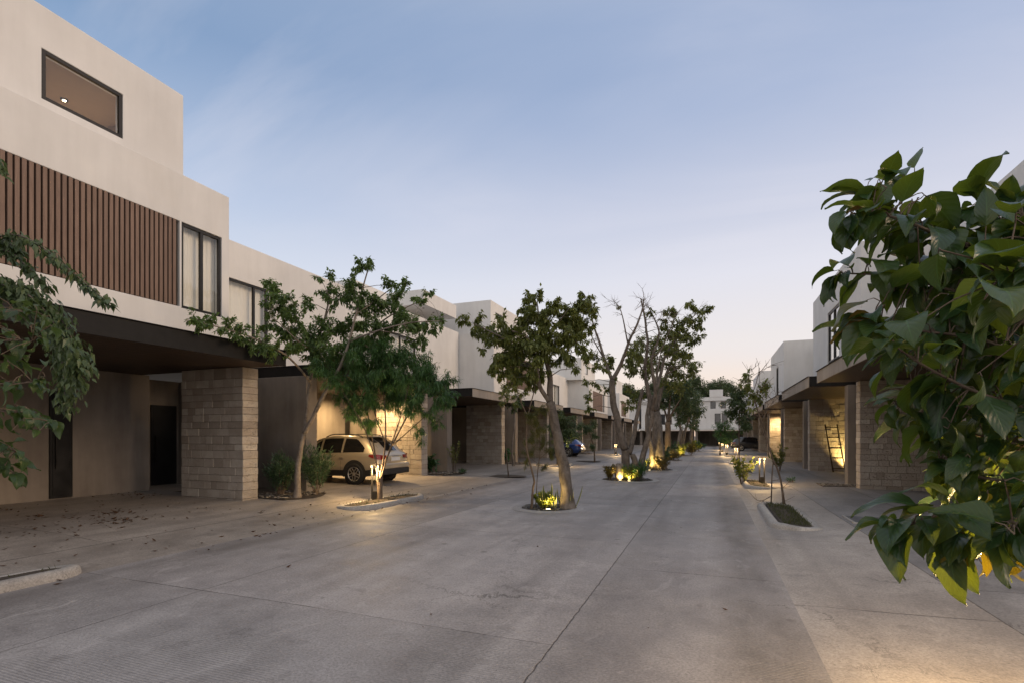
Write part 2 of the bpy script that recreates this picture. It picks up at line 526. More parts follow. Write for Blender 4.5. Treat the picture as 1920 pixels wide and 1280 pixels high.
def mesh_obj(name, mb, mat, parent=None, loc=(0, 0, 0), smooth=False, bevel=0.0, recalc=True, seg=2, uvs=None):
    me = bpy.data.meshes.new(name)
    me.from_pydata(mb.v, [], mb.f)
    if recalc:
        bm = bmesh.new()
        bm.from_mesh(me)
        bmesh.ops.recalc_face_normals(bm, faces=bm.faces)
        bm.to_mesh(me)
        bm.free()
    if uvs is not None:
        lay = me.uv_layers.new(name='UVMap')
        flat = []
        for f in mb.f:
            for vi in f:
                flat += uvs[vi]
        lay.data.foreach_set('uv', flat)
    me.materials.append(MATS[mat])
    if smooth:
        me.polygons.foreach_set('use_smooth', [True] * len(me.polygons))
    o = bpy.data.objects.new(name, me)
    o.location = loc
    COL.objects.link(o)
    if parent is not None:
        o.parent = parent
    if bevel:
        md = o.modifiers.new('edge', 'BEVEL')
        md.width = bevel
        md.segments = seg
        md.limit_method = 'ANGLE'
        md.angle_limit = radians(50)
    return o


def empty(name, loc):
    o = bpy.data.objects.new(name, None)
    o.empty_display_size = .2
    o.location = loc
    COL.objects.link(o)
    return o


def tag(o, label=None, cat=None, group=None, kind=None):
    if label: o['label'] = label
    if cat: o['category'] = cat
    if group: o['group'] = group
    if kind: o['kind'] = kind
    return o


def thing(name, loc, label, cat, group=None):
    return tag(empty(name, loc), label, cat, group)


def lamp(kind, loc, energy, col, parent=None, radius=.04, aim=None, spot=100, blend=.6):
    ld = bpy.data.lights.new('lamp_light', kind)
    ld.energy = energy
    ld.color = col
    ld.shadow_soft_size = radius
    if kind == 'SPOT':
        ld.spot_size = radians(spot)
        ld.spot_blend = blend
    o = bpy.data.objects.new('lamp_light', ld)
    o.location = loc
    if aim is not None:
        o.rotation_euler = Vector(aim).to_track_quat('-Z', 'Y').to_euler()
    COL.objects.link(o)
    if parent is not None:
        o.parent = parent
    return o


WARM = (1.0, .66, .30)
GOLD = (1.0, .68, .22)
SPEC = {}
SPEC['planter_tree'] = ([([(-9.72,10.06,0.18),(-9.69,10.07,0.83),(-9.66,10.09,1.3),(-9.56,10.13,1.74)],0.075,0.062),([(-9.56,10.13,1.74),(-9.56,10.23,2.31),(-9.55,10.34,3.06),(-9.5,10.47,3.83),(-9.33,10.54,4.52),(-9.09,10.52,5.18)],0.053,0.018),([(-9.56,10.13,1.74),(-9.23,10.14,2.23),(-8.92,10.16,2.76),(-8.53,10.2,3.34),(-8.3,10.29,4.0),(-8.2,10.44,4.68),(-8.05,10.5,5.34),(-7.9,10.55,5.87)],0.057,0.013),([(-9.5,10.47,3.83),(-10.13,10.55,4.37),(-10.62,10.57,4.91),(-11.0,10.53,5.44)],0.026,0.009),([(-9.55,10.34,3.06),(-9.41,9.54,3.53),(-9.18,8.61,3.71),(-9.17,7.91,3.82),(-9.2,7.26,3.86),(-9.26,6.97,3.89)],0.031,0.007),([(-8.53,10.2,3.34),(-8.31,10.83,4.09),(-8.04,11.36,4.72),(-7.56,11.76,5.12),(-7.14,12.03,5.37)],0.031,0.009),([(-8.3,10.29,4.0),(-7.32,10.14,4.16),(-6.51,10.24,4.3),(-5.82,10.4,4.32)],0.026,0.007),([(-8.2,10.44,4.68),(-7.99,11.06,5.21),(-7.65,11.4,5.61),(-7.33,11.53,5.54)],0.018,0.007),([(-9.33,10.54,4.52),(-9.49,11.12,5.37),(-9.42,11.25,5.83)],0.018,0.007),([(-9.5,10.47,3.83),(-9.38,9.76,3.98),(-9.51,9.39,4.28),(-9.73,9.2,4.54)],0.018,0.007)],[((-9.23,6.98,3.91),0.13),((-9.2,7.15,3.86),0.15),((-9.15,7.34,3.97),0.13),((-9.17,7.59,3.87),0.15),((-9.15,7.92,3.82),0.17),((-9.16,8.4,3.71),0.2),((-9.13,8.74,3.61),0.2),((-9.18,8.18,3.7),0.15),((-9.39,9.44,3.73),0.22),((-10.07,9.64,5.25),0.22),((-9.77,9.62,5.02),0.26),((-9.85,9.9,4.77),0.25),((-9.97,9.59,4.77),0.2),((-9.36,9.74,4.49),0.26),((-9.42,10.07,4.97),0.18),((-10.71,10.13,5.65),0.12),((-9.24,10.57,5.41),0.2),((-9.05,10.61,5.68),0.14),((-8.98,10.05,5.58),0.1),((-8.71,10.5,5.14),0.26),((-8.28,10.38,5.46),0.22),((-7.97,10.39,5.76),0.18),((-7.77,10.4,5.87),0.14),((-8.15,10.37,5.18),0.26),((-8.32,11.06,4.82),0.3),((-8.77,10.78,4.52),0.33),((-9.21,10.59,4.38),0.33),((-9.65,10.41,4.11),0.34),((-9.64,9.77,3.93),0.3),((-8.8,10.22,3.75),0.33),((-9.4,10.32,3.67),0.26),((-8.58,10.75,3.96),0.32),((-7.89,11.15,5.01),0.26),((-7.62,11.29,5.23),0.24),((-7.25,10.58,5.34),0.18),((-7.27,11.13,5.56),0.14),((-8.03,10.9,5.17),0.2),((-7.18,11.06,4.72),0.26),((-6.63,10.92,5.04),0.18),((-6.6,11.25,5.21),0.12),((-6.83,10.75,4.37),0.26),((-6.9,11.62,4.63),0.2),((-6.5,11.7,4.63),0.14),((-6.51,11.36,4.36),0.16),((-6.76,11.0,4.21),0.2),((-7.66,11.3,4.47),0.24),((-7.09,11.16,4.06),0.15),((-7.97,11.15,4.26),0.26),((-8.27,11.0,4.12),0.28),((-7.93,10.77,4.46),0.26),((-9.15,7.76,3.71),0.12),((-9.87,9.91,4.24),0.24),((-6.73,11.33,4.07),0.1),((-6.73,11.15,3.88),0.08),((-10.1,9.55,4.38),0.2)])
SPEC['island_tree'] = ([([(-7.72,10.73,0.09),(-7.69,10.74,0.5),(-7.67,10.75,0.83)],0.053,0.044),([(-7.74,10.72,0.17),(-7.85,10.79,0.83),(-7.99,10.84,1.5),(-8.18,10.88,2.18),(-8.43,10.88,2.8),(-8.76,10.87,3.29)],0.026,0.007),([(-7.67,10.75,0.83),(-7.59,10.78,1.5),(-7.53,10.7,2.16),(-7.58,10.68,2.82),(-7.72,10.73,3.37)],0.026,0.007),([(-7.67,10.75,0.83),(-7.55,11.01,1.43),(-7.34,11.31,2.11),(-7.13,11.61,2.68),(-6.92,11.79,3.11)],0.026,0.007),([(-7.69,10.74,0.57),(-7.4,10.64,1.24),(-7.14,10.64,1.9),(-6.9,10.62,2.54),(-6.8,10.66,3.06)],0.022,0.006),([(-7.55,11.01,1.43),(-6.94,11.04,1.9),(-6.42,11.13,2.36),(-6.1,11.25,2.76)],0.018,0.005),([(-7.72,10.73,0.5),(-7.68,10.43,1.24),(-7.84,10.26,1.89),(-8.04,10.07,2.4),(-8.28,9.98,2.79)],0.019,0.005),([(-7.59,10.78,1.5),(-8.05,11.03,2.18),(-8.37,11.13,2.89),(-8.56,11.16,3.46)],0.018,0.005)],[((-8.8,10.06,3.4),0.28),((-8.93,10.66,3.72),0.3),((-8.07,10.01,3.3),0.33),((-8.25,9.94,2.98),0.28),((-8.4,10.63,3.86),0.28),((-7.83,10.41,3.85),0.28),((-8.02,10.66,3.51),0.36),((-7.66,10.72,3.76),0.3),((-7.26,10.71,3.74),0.3),((-7.45,11.48,3.65),0.32),((-7.34,10.49,3.32),0.38),((-7.13,10.85,3.15),0.38),((-6.62,10.78,3.26),0.33),((-6.64,11.32,3.25),0.3),((-6.18,11.04,3.01),0.28),((-6.07,11.19,2.75),0.22),((-8.18,10.87,3.06),0.38),((-8.22,10.31,2.75),0.26),((-7.66,10.83,2.91),0.4),((-7.46,11.36,2.74),0.36),((-6.5,10.69,2.79),0.33),((-6.17,10.77,2.59),0.22),((-7.67,10.4,2.48),0.3),((-7.62,11.11,2.38),0.25),((-8.33,10.64,2.37),0.2),((-8.22,10.2,2.18),0.15),((-7.87,10.46,2.03),0.2),((-6.79,10.68,2.28),0.2),((-6.6,11.12,2.23),0.18),((-5.92,10.84,2.4),0.16),((-6.49,11.46,2.04),0.12),((-9.45,10.57,3.73),0.16),((-9.63,10.58,3.44),0.14),((-8.99,10.54,3.27),0.3),((-8.98,10.83,2.67),0.16),((-6.56,10.56,1.83),0.12),((-6.62,10.89,1.57),0.08),((-8.34,11.09,4.14),0.18),((-8.52,10.78,2.25),0.18)])
SPEC['median_tree_a'] = ([([(-3.08,11.46,0.0),(-3.11,11.45,0.47),(-3.19,11.42,1.02),(-3.28,11.39,1.58),(-3.38,11.35,2.07),(-3.47,11.31,2.47)],0.148,0.096),([(-3.47,11.31,2.47),(-3.47,11.42,2.88),(-3.55,11.49,3.26),(-3.67,11.45,3.76),(-3.71,11.33,4.24),(-3.72,11.21,4.65)],0.081,0.015),([(-3.47,11.31,2.47),(-3.62,11.04,2.82),(-3.65,10.92,3.2),(-3.69,10.8,3.6),(-3.82,10.64,3.88),(-4.06,10.44,3.97)],0.056,0.011),([(-3.55,11.49,3.26),(-3.29,11.81,3.61),(-3.08,12.0,3.94),(-2.9,12.18,4.48),(-2.83,12.2,4.86)],0.03,0.007),([(-3.67,11.45,3.76),(-3.22,11.09,4.16),(-3.0,11.06,4.43)],0.022,0.007),([(-3.69,10.8,3.6),(-4.17,10.72,3.8),(-4.65,10.64,4.03),(-5.09,10.57,4.25)],0.026,0.007),([(-3.65,10.92,3.2),(-4.17,11.25,3.45),(-4.54,11.33,3.61)],0.022,0.007)],[((-5.24,10.53,4.29),0.14),((-5.27,11.09,4.31),0.18),((-4.9,10.89,4.15),0.2),((-4.72,11.17,3.97),0.24),((-4.71,10.61,3.81),0.14),((-4.78,10.47,3.62),0.08),((-4.31,10.92,4.02),0.24),((-4.36,10.57,4.26),0.12),((-3.95,11.0,4.62),0.18),((-3.99,11.61,4.98),0.16),((-3.85,10.98,4.3),0.26),((-3.53,10.76,4.35),0.22),((-3.58,10.78,4.77),0.14),((-3.37,10.99,4.15),0.26),((-3.3,11.68,4.41),0.24),((-3.0,11.35,4.55),0.2),((-2.83,11.34,4.72),0.16),((-2.61,11.21,4.75),0.14),((-2.78,12.1,4.64),0.2),((-2.77,11.5,4.26),0.24),((-2.94,11.2,4.1),0.26),((-3.23,10.93,3.77),0.28),((-2.79,11.1,3.77),0.22),((-2.65,11.27,3.55),0.16),((-3.18,11.62,3.63),0.22),((-3.54,10.91,3.79),0.3),((-3.83,10.68,3.77),0.32),((-4.27,10.99,3.67),0.32),((-4.41,10.68,3.44),0.26),((-4.33,11.51,3.37),0.3),((-3.69,10.82,3.37),0.3),((-3.57,11.3,3.55),0.22),((-4.02,11.39,3.15),0.24),((-4.18,10.94,3.01),0.16),((-3.97,11.64,2.98),0.14),((-3.69,11.2,3.11),0.16),((-4.29,10.71,3.2),0.22),((-2.59,11.56,4.14),0.12),((-3.23,10.91,4.48),0.16),((-2.54,11.59,4.63),0.08),((-2.89,11.27,3.2),0.1)])
SPEC['median_tree_b'] = ([([(-3.06,19.95,0.02),(-3.06,19.95,0.67),(-3.08,19.94,1.15)],0.173,0.151),([(-3.08,19.94,1.15),(-3.25,19.87,1.76),(-3.41,19.81,2.52),(-3.52,19.77,3.34),(-3.54,19.76,3.81)],0.144,0.108),([(-3.54,19.76,3.81),(-3.81,19.87,4.5),(-4.06,19.99,5.26),(-4.32,19.99,6.01),(-4.41,19.96,6.64)],0.072,0.018),([(-3.54,19.76,3.81),(-3.31,19.85,4.27),(-3.09,19.72,4.65),(-2.91,19.58,5.12),(-2.63,19.58,5.7),(-2.42,19.66,6.3),(-2.33,19.69,6.8)],0.086,0.018),([(-3.81,19.87,4.5),(-4.06,20.09,4.96),(-4.36,20.3,5.44),(-4.5,20.35,5.78)],0.036,0.011),([(-2.91,19.58,5.12),(-3.09,19.72,5.97),(-3.25,19.87,6.52),(-3.46,19.79,6.81)],0.032,0.009),([(-2.93,20.0,0.98),(-2.82,20.36,1.7),(-2.69,20.52,2.54),(-2.51,20.7,3.49)],0.094,0.065),([(-2.76,20.06,-0.0),(-2.74,20.07,0.67),(-2.81,20.04,0.94)],0.122,0.101),([(-2.58,20.13,-0.0),(-2.5,20.27,0.77),(-2.26,20.47,1.7),(-2.16,20.62,2.64),(-2.32,20.66,3.58),(-2.43,20.73,4.33),(-2.33,20.76,5.17),(-2.39,20.74,5.91),(-2.47,20.71,6.54),(-2.56,20.57,7.04)],0.122,0.022),([(-2.16,20.62,2.64),(-2.01,20.35,3.34),(-2.06,20.12,4.04),(-2.09,20.0,4.63),(-1.82,20.0,5.42),(-1.97,19.94,6.02),(-2.21,19.85,6.53)],0.079,0.014),([(-2.01,20.35,3.34),(-1.81,20.75,4.1),(-1.71,21.01,4.75),(-1.4,21.23,5.29),(-1.02,21.6,6.08),(-0.56,21.88,6.53)],0.072,0.014),([(-2.09,20.0,4.63),(-1.73,19.82,4.88),(-1.38,19.74,5.64),(-1.19,19.71,6.11)],0.036,0.011),([(-1.71,21.01,4.75),(-1.16,21.65,5.13),(-0.67,22.16,5.51)],0.029,0.009)],[((-0.06,21.53,6.66),0.14),((-0.25,21.39,6.5),0.2),((-0.54,20.93,6.52),0.22),((-0.77,20.33,6.61),0.16),((-0.81,20.56,6.06),0.28),((-0.43,20.69,5.95),0.26),((-1.09,20.4,5.84),0.24),((-1.23,20.37,6.25),0.22),((-1.56,20.93,6.51),0.16),((-1.37,20.22,5.63),0.26),((-0.99,20.27,5.31),0.28),((-0.68,21.33,5.37),0.22),((-0.4,21.05,5.51),0.16),((-1.73,20.99,6.22),0.16),((-1.35,20.51,4.87),0.22),((-0.94,21.2,4.84),0.2),((-0.64,21.05,4.29),0.16),((-1.71,20.78,5.86),0.16),((-1.96,20.64,5.34),0.14),((-4.11,19.53,4.63),0.22),((-4.27,19.04,4.71),0.16),((-3.86,19.32,4.23),0.2),((-3.76,20.07,4.52),0.22),((-3.61,20.16,4.74),0.14),((-4.36,19.9,4.32),0.14),((-4.42,19.24,3.74),0.14),((-4.11,19.71,3.67),0.18),((-3.79,19.98,3.51),0.16),((-3.43,19.96,3.83),0.14),((-4.43,19.75,3.16),0.18),((-4.37,19.47,2.73),0.16),((-4.49,19.56,5.32),0.12),((-2.76,20.26,4.29),0.24),((-2.51,19.91,4.74),0.22),((-2.99,20.43,4.53),0.2),((-2.9,20.5,4.11),0.18),((-2.12,19.86,6.32),0.12),((-3.39,20.32,6.74),0.08)])
SPEC['median_tree_c'] = ([([(-2.36,26.01,-0.05),(-2.41,25.99,1.05),(-2.46,25.97,2.09),(-2.56,25.93,2.88)],0.288,0.224),([(-2.71,25.88,-0.05),(-2.67,25.57,0.92),(-2.85,25.39,1.96),(-2.88,25.38,2.6),(-2.71,25.45,3.63)],0.128,0.08),([(-2.56,25.93,2.88),(-2.84,26.15,3.82),(-3.11,26.26,4.77),(-3.44,26.23,5.45)],0.112,0.024),([(-2.51,25.95,2.88),(-2.27,26.05,3.92),(-2.02,26.14,4.71),(-1.75,26.46,5.52),(-1.51,26.67,6.07)],0.128,0.024),([(-2.56,25.93,2.88),(-2.5,25.53,3.76),(-2.4,25.35,4.63),(-2.25,25.3,5.51)],0.112,0.024),([(-2.02,26.14,4.71),(-1.51,25.91,4.92),(-1.02,25.89,5.15)],0.048,0.016)],[((-3.43,26.09,5.69),0.4),((-3.75,25.65,4.99),0.3),((-2.99,25.28,5.17),0.4),((-2.67,26.32,5.82),0.4),((-2.11,25.71,5.95),0.45),((-1.76,26.75,5.83),0.4),((-1.35,26.58,5.65),0.4),((-0.98,26.08,5.17),0.35),((-0.79,26.26,4.8),0.25),((-2.28,26.19,5.12),0.4),((-1.66,26.36,4.98),0.4),((-1.18,26.73,4.6),0.3),((-3.3,26.11,6.35),0.3),((-3.69,25.19,5.58),0.25),((-3.42,25.07,5.8),0.3),((-2.93,26.24,4.76),0.35),((-1.87,25.68,4.14),0.35),((-2.55,26.34,6.34),0.3),((-1.51,25.93,6.21),0.3),((-3.65,25.84,3.82),0.3),((-3.4,25.91,3.42),0.3),((-3.79,25.86,3.16),0.3),((-1.42,26.43,3.93),0.3)])
SPEC['median_tree_d'] = ([([(-2.73,36.17,0.0),(-2.73,36.17,1.52),(-2.7,36.18,2.6)],0.229,0.176),([(-2.7,36.18,2.6),(-2.99,36.39,3.52),(-3.25,36.5,4.27)],0.088,0.026),([(-2.7,36.18,2.6),(-2.6,36.22,3.69),(-2.53,36.25,4.59)],0.123,0.026),([(-2.7,36.18,2.6),(-2.27,35.92,3.49),(-1.83,35.98,4.19)],0.088,0.026)],[((-3.22,36.95,4.48),0.5),((-2.48,35.5,4.71),0.6),((-1.98,36.9,4.63),0.6),((-1.5,36.21,4.2),0.5),((-2.35,37.32,4.11),0.6),((-2.92,36.8,3.91),0.5),((-1.78,36.46,3.68),0.5),((-3.31,36.01,3.69),0.4),((-2.45,35.06,5.2),0.45),((-2.06,35.23,5.55),0.4),((-1.73,36.8,5.16),0.45),((-2.96,36.05,5.13),0.4)])
SPEC['median_tree_e'] = ([([(-2.48,43.88,-0.09),(-2.44,43.9,1.05),(-2.27,43.96,2.14)],0.176,0.141),([(-2.15,44.01,-0.09),(-2.09,44.36,1.48),(-1.76,44.59,2.8)],0.141,0.088),([(-2.27,43.96,2.14),(-2.56,43.85,3.22),(-2.72,43.79,3.88)],0.106,0.026),([(-1.76,44.59,2.8),(-1.44,44.72,3.9),(-1.26,44.36,4.75)],0.106,0.026)],[((-2.63,45.0,3.71),0.6),((-1.96,44.43,4.33),0.7),((-1.31,43.17,4.46),0.7),((-1.13,43.96,3.64),0.6),((-1.78,45.01,3.48),0.6),((-2.36,44.0,2.79),0.4),((-1.22,42.8,2.33),0.4),((-2.2,45.08,5.13),0.5)])
SPEC['median_tree_f'] = ([([(-1.89,55.7,-0.11),(-1.89,55.7,1.43),(-1.84,55.72,2.52)],0.194,0.141),([(-1.84,55.72,2.52),(-2.2,55.58,3.62),(-2.4,55.5,4.44)],0.106,0.026),([(-1.84,55.72,2.52),(-1.53,55.84,3.89),(-1.38,55.9,4.71)],0.106,0.026)],[((-2.34,56.58,4.49),0.8),((-1.65,54.46,4.91),0.9),((-1.79,55.87,3.35),0.6),((-2.44,55.1,3.33),0.6)])
SPEC['median_sapling'] = ([([(-3.82,11.07,0.09),(-3.79,11.08,0.48),(-3.76,11.09,0.66),(-3.85,11.06,1.03),(-3.92,11.03,1.4),(-3.92,11.03,1.82),(-3.9,11.04,2.13)],0.026,0.019),([(-3.9,11.04,2.13),(-4.01,10.99,2.37),(-4.1,10.96,2.61),(-4.18,10.93,2.92)],0.016,0.007),([(-3.9,11.04,2.13),(-3.83,11.06,2.43),(-3.76,11.09,2.74),(-3.73,11.1,3.04)],0.018,0.007)],[((-4.28,11.2,2.95),0.14),((-3.69,10.92,2.96),0.14),((-4.2,10.64,2.77),0.12),((-4.01,10.98,2.67),0.12),((-4.29,11.39,3.16),0.12)])
SPEC['feather_shrub'] = ([([(-3.8,11.29,0.08),(-3.76,11.31,0.77),(-3.71,11.33,1.27),(-3.71,11.33,1.64)],0.012,0.007),([(-3.71,11.33,1.64),(-3.76,11.31,2.01),(-3.8,11.29,2.32)],0.007,0.004),([(-3.73,11.32,1.02),(-3.91,11.25,1.17),(-4.02,11.2,1.27)],0.005,0.003),([(-3.73,11.32,1.14),(-3.52,11.4,1.33),(-3.39,11.45,1.45)],0.005,0.003)],[((-3.61,10.93,1.88),0.18),((-3.72,10.91,2.12),0.13),((-4.0,11.34,1.26),0.14),((-3.73,11.73,1.51),0.16),((-3.45,11.44,1.27),0.14),((-3.83,11.21,1.58),0.15),((-3.73,11.7,0.93),0.1),((-4.11,11.46,1.0),0.08),((-3.57,10.91,2.24),0.12)])
SPEC['staked_sapling'] = ([([(1.62,13.61,-0.03),(1.56,13.59,0.5),(1.47,13.55,0.88),(1.37,13.52,1.11),(1.26,13.47,1.51),(1.12,13.41,2.02),(1.0,13.37,2.39),(0.93,13.34,2.71)],0.026,0.011),([(1.0,13.37,2.39),(0.88,13.32,2.71),(0.83,13.31,2.96),(0.86,13.31,3.28)],0.011,0.004),([(1.12,13.41,2.02),(1.26,13.47,2.33),(1.37,13.52,2.49),(1.43,13.54,2.65)],0.009,0.004),([(0.93,13.34,2.71),(1.02,13.38,3.02),(1.07,13.4,3.3)],0.009,0.004),([(1.37,13.52,1.11),(1.34,13.5,0.63),(1.33,13.5,-0.03)],0.014,0.016),([(1.26,13.47,1.51),(1.18,13.66,1.89),(1.24,13.78,2.28)],0.009,0.004)],[((0.81,13.71,3.07),0.1),((0.74,12.94,2.81),0.12),((0.83,13.09,2.63),0.1),((1.15,13.79,2.83),0.14),((1.19,13.36,2.86),0.1),((0.99,13.68,2.54),0.12),((0.77,12.92,3.11),0.08),((1.11,13.82,2.61),0.1),((0.88,12.98,2.31),0.07)])
SPEC['right_slim_tree'] = ([([(1.21,25.68,0.16),(1.21,25.68,1.58),(1.21,25.68,2.68),(1.25,25.7,3.41)],0.031,0.018)],[((0.97,25.21,3.15),0.35),((1.25,25.69,3.54),0.4),((1.4,25.58,3.04),0.35),((1.12,25.69,2.68),0.35),((1.51,26.23,2.45),0.3),((0.9,25.79,2.81),0.25),((1.34,25.2,2.06),0.3),((1.13,25.45,3.76),0.25)])
SPEC['right_far_tree'] = ([([(0.72,47.49,0.1),(0.77,47.5,1.24),(0.81,47.52,2.39)],0.053,0.026)],[((0.81,47.62,2.02),0.5),((1.15,47.62,2.39),0.5),((1.42,48.22,1.84),0.5),((0.81,47.49,1.56),0.4),((1.21,46.77,1.25),0.4)])
SPEC['left_planter_sapling'] = ([([(-7.54,19.06,0.14),(-7.6,19.04,0.57),(-7.64,19.02,1.38),(-7.62,19.03,2.23),(-7.56,19.05,2.77)],0.026,0.013),([(-7.56,19.05,2.77),(-7.72,18.99,3.19),(-7.82,18.95,3.41)],0.009,0.004)],[((-7.61,18.76,3.28),0.2),((-7.59,19.42,3.22),0.18),((-7.27,19.01,2.97),0.16),((-7.92,19.2,3.0),0.14),((-7.7,19.52,3.6),0.16)])
SPEC['left_planter_stem'] = ([([(-9.52,24.73,0.35),(-9.6,24.7,1.01),(-9.5,24.74,2.11),(-9.47,24.75,2.94)],0.053,0.035)],[((-9.49,24.88,3.23),0.3),((-9.2,25.05,3.51),0.3),((-9.77,24.75,3.36),0.25)])
SPEC['young_palm_tree'] = ([([(-6.77,31.7,-0.07),(-6.81,31.69,0.87),(-6.93,31.64,1.37),(-7.09,31.58,1.87)],0.044,0.026)],[((-7.2,31.33,2.03),0.3),((-7.08,32.02,2.38),0.35),((-7.48,31.39,2.2),0.3),((-6.86,32.11,1.7),0.25),((-6.83,31.47,1.04),0.2)])
SPEC['left_far_bush_tree'] = ([([(-7.74,28.1,0.28),(-7.8,28.08,1.25),(-7.86,28.06,2.15)],0.044,0.026)],[((-8.27,28.53,2.16),0.5),((-7.81,28.57,2.31),0.5),((-7.4,28.43,2.0),0.45),((-7.94,27.93,1.7),0.45),((-7.4,27.62,1.55),0.4),((-8.52,28.27,2.01),0.35),((-7.77,27.86,2.6),0.4)])
SPEC['right_foliage'] = [[(1.59,3.3,2.21),(1.38,3.22,2.49),(1.18,3.25,2.67),(0.96,3.27,2.84),(0.78,3.25,2.95)],[(1.18,3.25,2.67),(0.94,3.05,2.72),(0.8,3.1,2.82),(0.67,3.05,2.82)],[(1.47,3.04,2.1),(1.21,3.15,2.36),(0.91,3.25,2.53),(0.67,3.26,2.58)],[(1.4,2.91,1.96),(1.2,3.04,2.14),(0.94,3.05,2.21),(0.77,3.09,2.28)],[(1.47,3.04,1.78),(1.15,2.92,1.88),(0.91,2.82,2.0),(0.77,2.77,2.1)],[(1.53,3.17,1.61),(1.25,3.17,1.69),(1.05,3.2,1.77),(0.88,3.13,1.85)],[(1.47,3.04,1.5),(1.25,3.06,1.49),(1.11,3.11,1.53),(1.04,3.08,1.58)],[(1.4,2.91,1.39),(1.21,2.83,1.39),(1.0,2.75,1.38),(0.83,2.68,1.33),(0.76,2.66,1.3)],[(1.47,3.04,1.3),(1.27,2.96,1.28),(1.11,2.9,1.26),(1.02,2.86,1.23)],[(1.53,3.17,2.36),(1.42,3.24,2.6),(1.36,3.32,2.77),(1.27,3.28,2.85)],[(1.4,2.91,2.47),(1.39,3.12,2.69),(1.4,3.23,2.81)],[(1.15,2.38,2.1),(1.04,2.34,2.18),(0.97,2.31,2.25)],[(1.28,2.64,1.52),(1.16,2.6,1.4),(1.1,2.57,1.34)],[(1.66,3.43,1.85),(1.51,3.59,2.04),(1.31,3.62,2.17),(1.15,3.56,2.23)],[(1.72,3.57,1.57),(1.54,3.6,1.77),(1.4,3.65,1.87)],[(1.79,3.7,2.44),(1.6,3.73,2.47),(1.37,3.64,2.59),(1.15,3.56,2.65)]]
SPEC['left_foliage'] = [[(-7.2,2.57,2.3),(-6.63,2.68,2.7),(-6.21,2.74,2.83),(-5.86,2.77,2.83)],[(-7.2,2.57,2.19),(-6.49,2.63,2.48),(-6.04,2.7,2.56),(-5.69,2.73,2.54)],[(-7.2,2.57,1.99),(-6.49,2.63,2.17),(-5.86,2.66,2.16),(-5.64,2.74,2.18)],[(-7.2,2.57,1.78),(-6.49,2.63,1.88),(-6.04,2.7,1.92),(-5.69,2.73,1.89),(-5.53,2.79,1.82)],[(-7.2,2.57,1.67),(-6.49,2.63,1.68),(-6.08,2.68,1.63),(-5.8,2.68,1.53)],[(-7.2,2.57,1.52),(-6.49,2.63,1.47),(-6.08,2.68,1.43),(-5.95,2.73,1.33)],[(-6.49,2.63,2.17),(-6.39,2.77,2.34),(-6.07,2.79,2.38)]]
SPEC['left_droop'] = [[(-9.57,3.36,3.73),(-8.66,3.5,4.0),(-8.03,3.64,4.16),(-7.54,3.72,3.96),(-7.07,3.8,3.61),(-6.57,3.88,3.24)],[(-9.57,3.36,3.66),(-8.79,3.56,3.97),(-8.22,3.67,4.0),(-7.85,3.71,3.77),(-7.6,3.8,3.5)],[(-9.57,3.36,4.42),(-8.79,3.56,4.92),(-8.41,3.6,5.13),(-8.25,3.66,5.01)],[(-8.9,3.41,3.4),(-8.15,3.59,3.54),(-7.6,3.7,3.35),(-7.33,3.8,3.09),(-7.04,3.81,2.68),(-7.01,3.82,2.3)],[(-8.15,3.59,3.54),(-7.79,3.73,3.34),(-7.54,3.83,2.98),(-7.31,3.81,2.51),(-7.29,3.82,2.02)],[(-8.9,3.41,3.4),(-8.28,3.65,3.47),(-7.91,3.79,3.2),(-7.66,3.89,2.8),(-7.33,3.91,2.19)],[(-9.57,3.36,4.28),(-8.79,3.56,4.24),(-8.41,3.7,4.17),(-8.03,3.74,4.0)],[(-8.15,3.59,3.54),(-7.6,3.59,3.38),(-7.36,3.68,3.13),(-7.01,3.71,2.73),(-6.85,3.78,2.48)]]
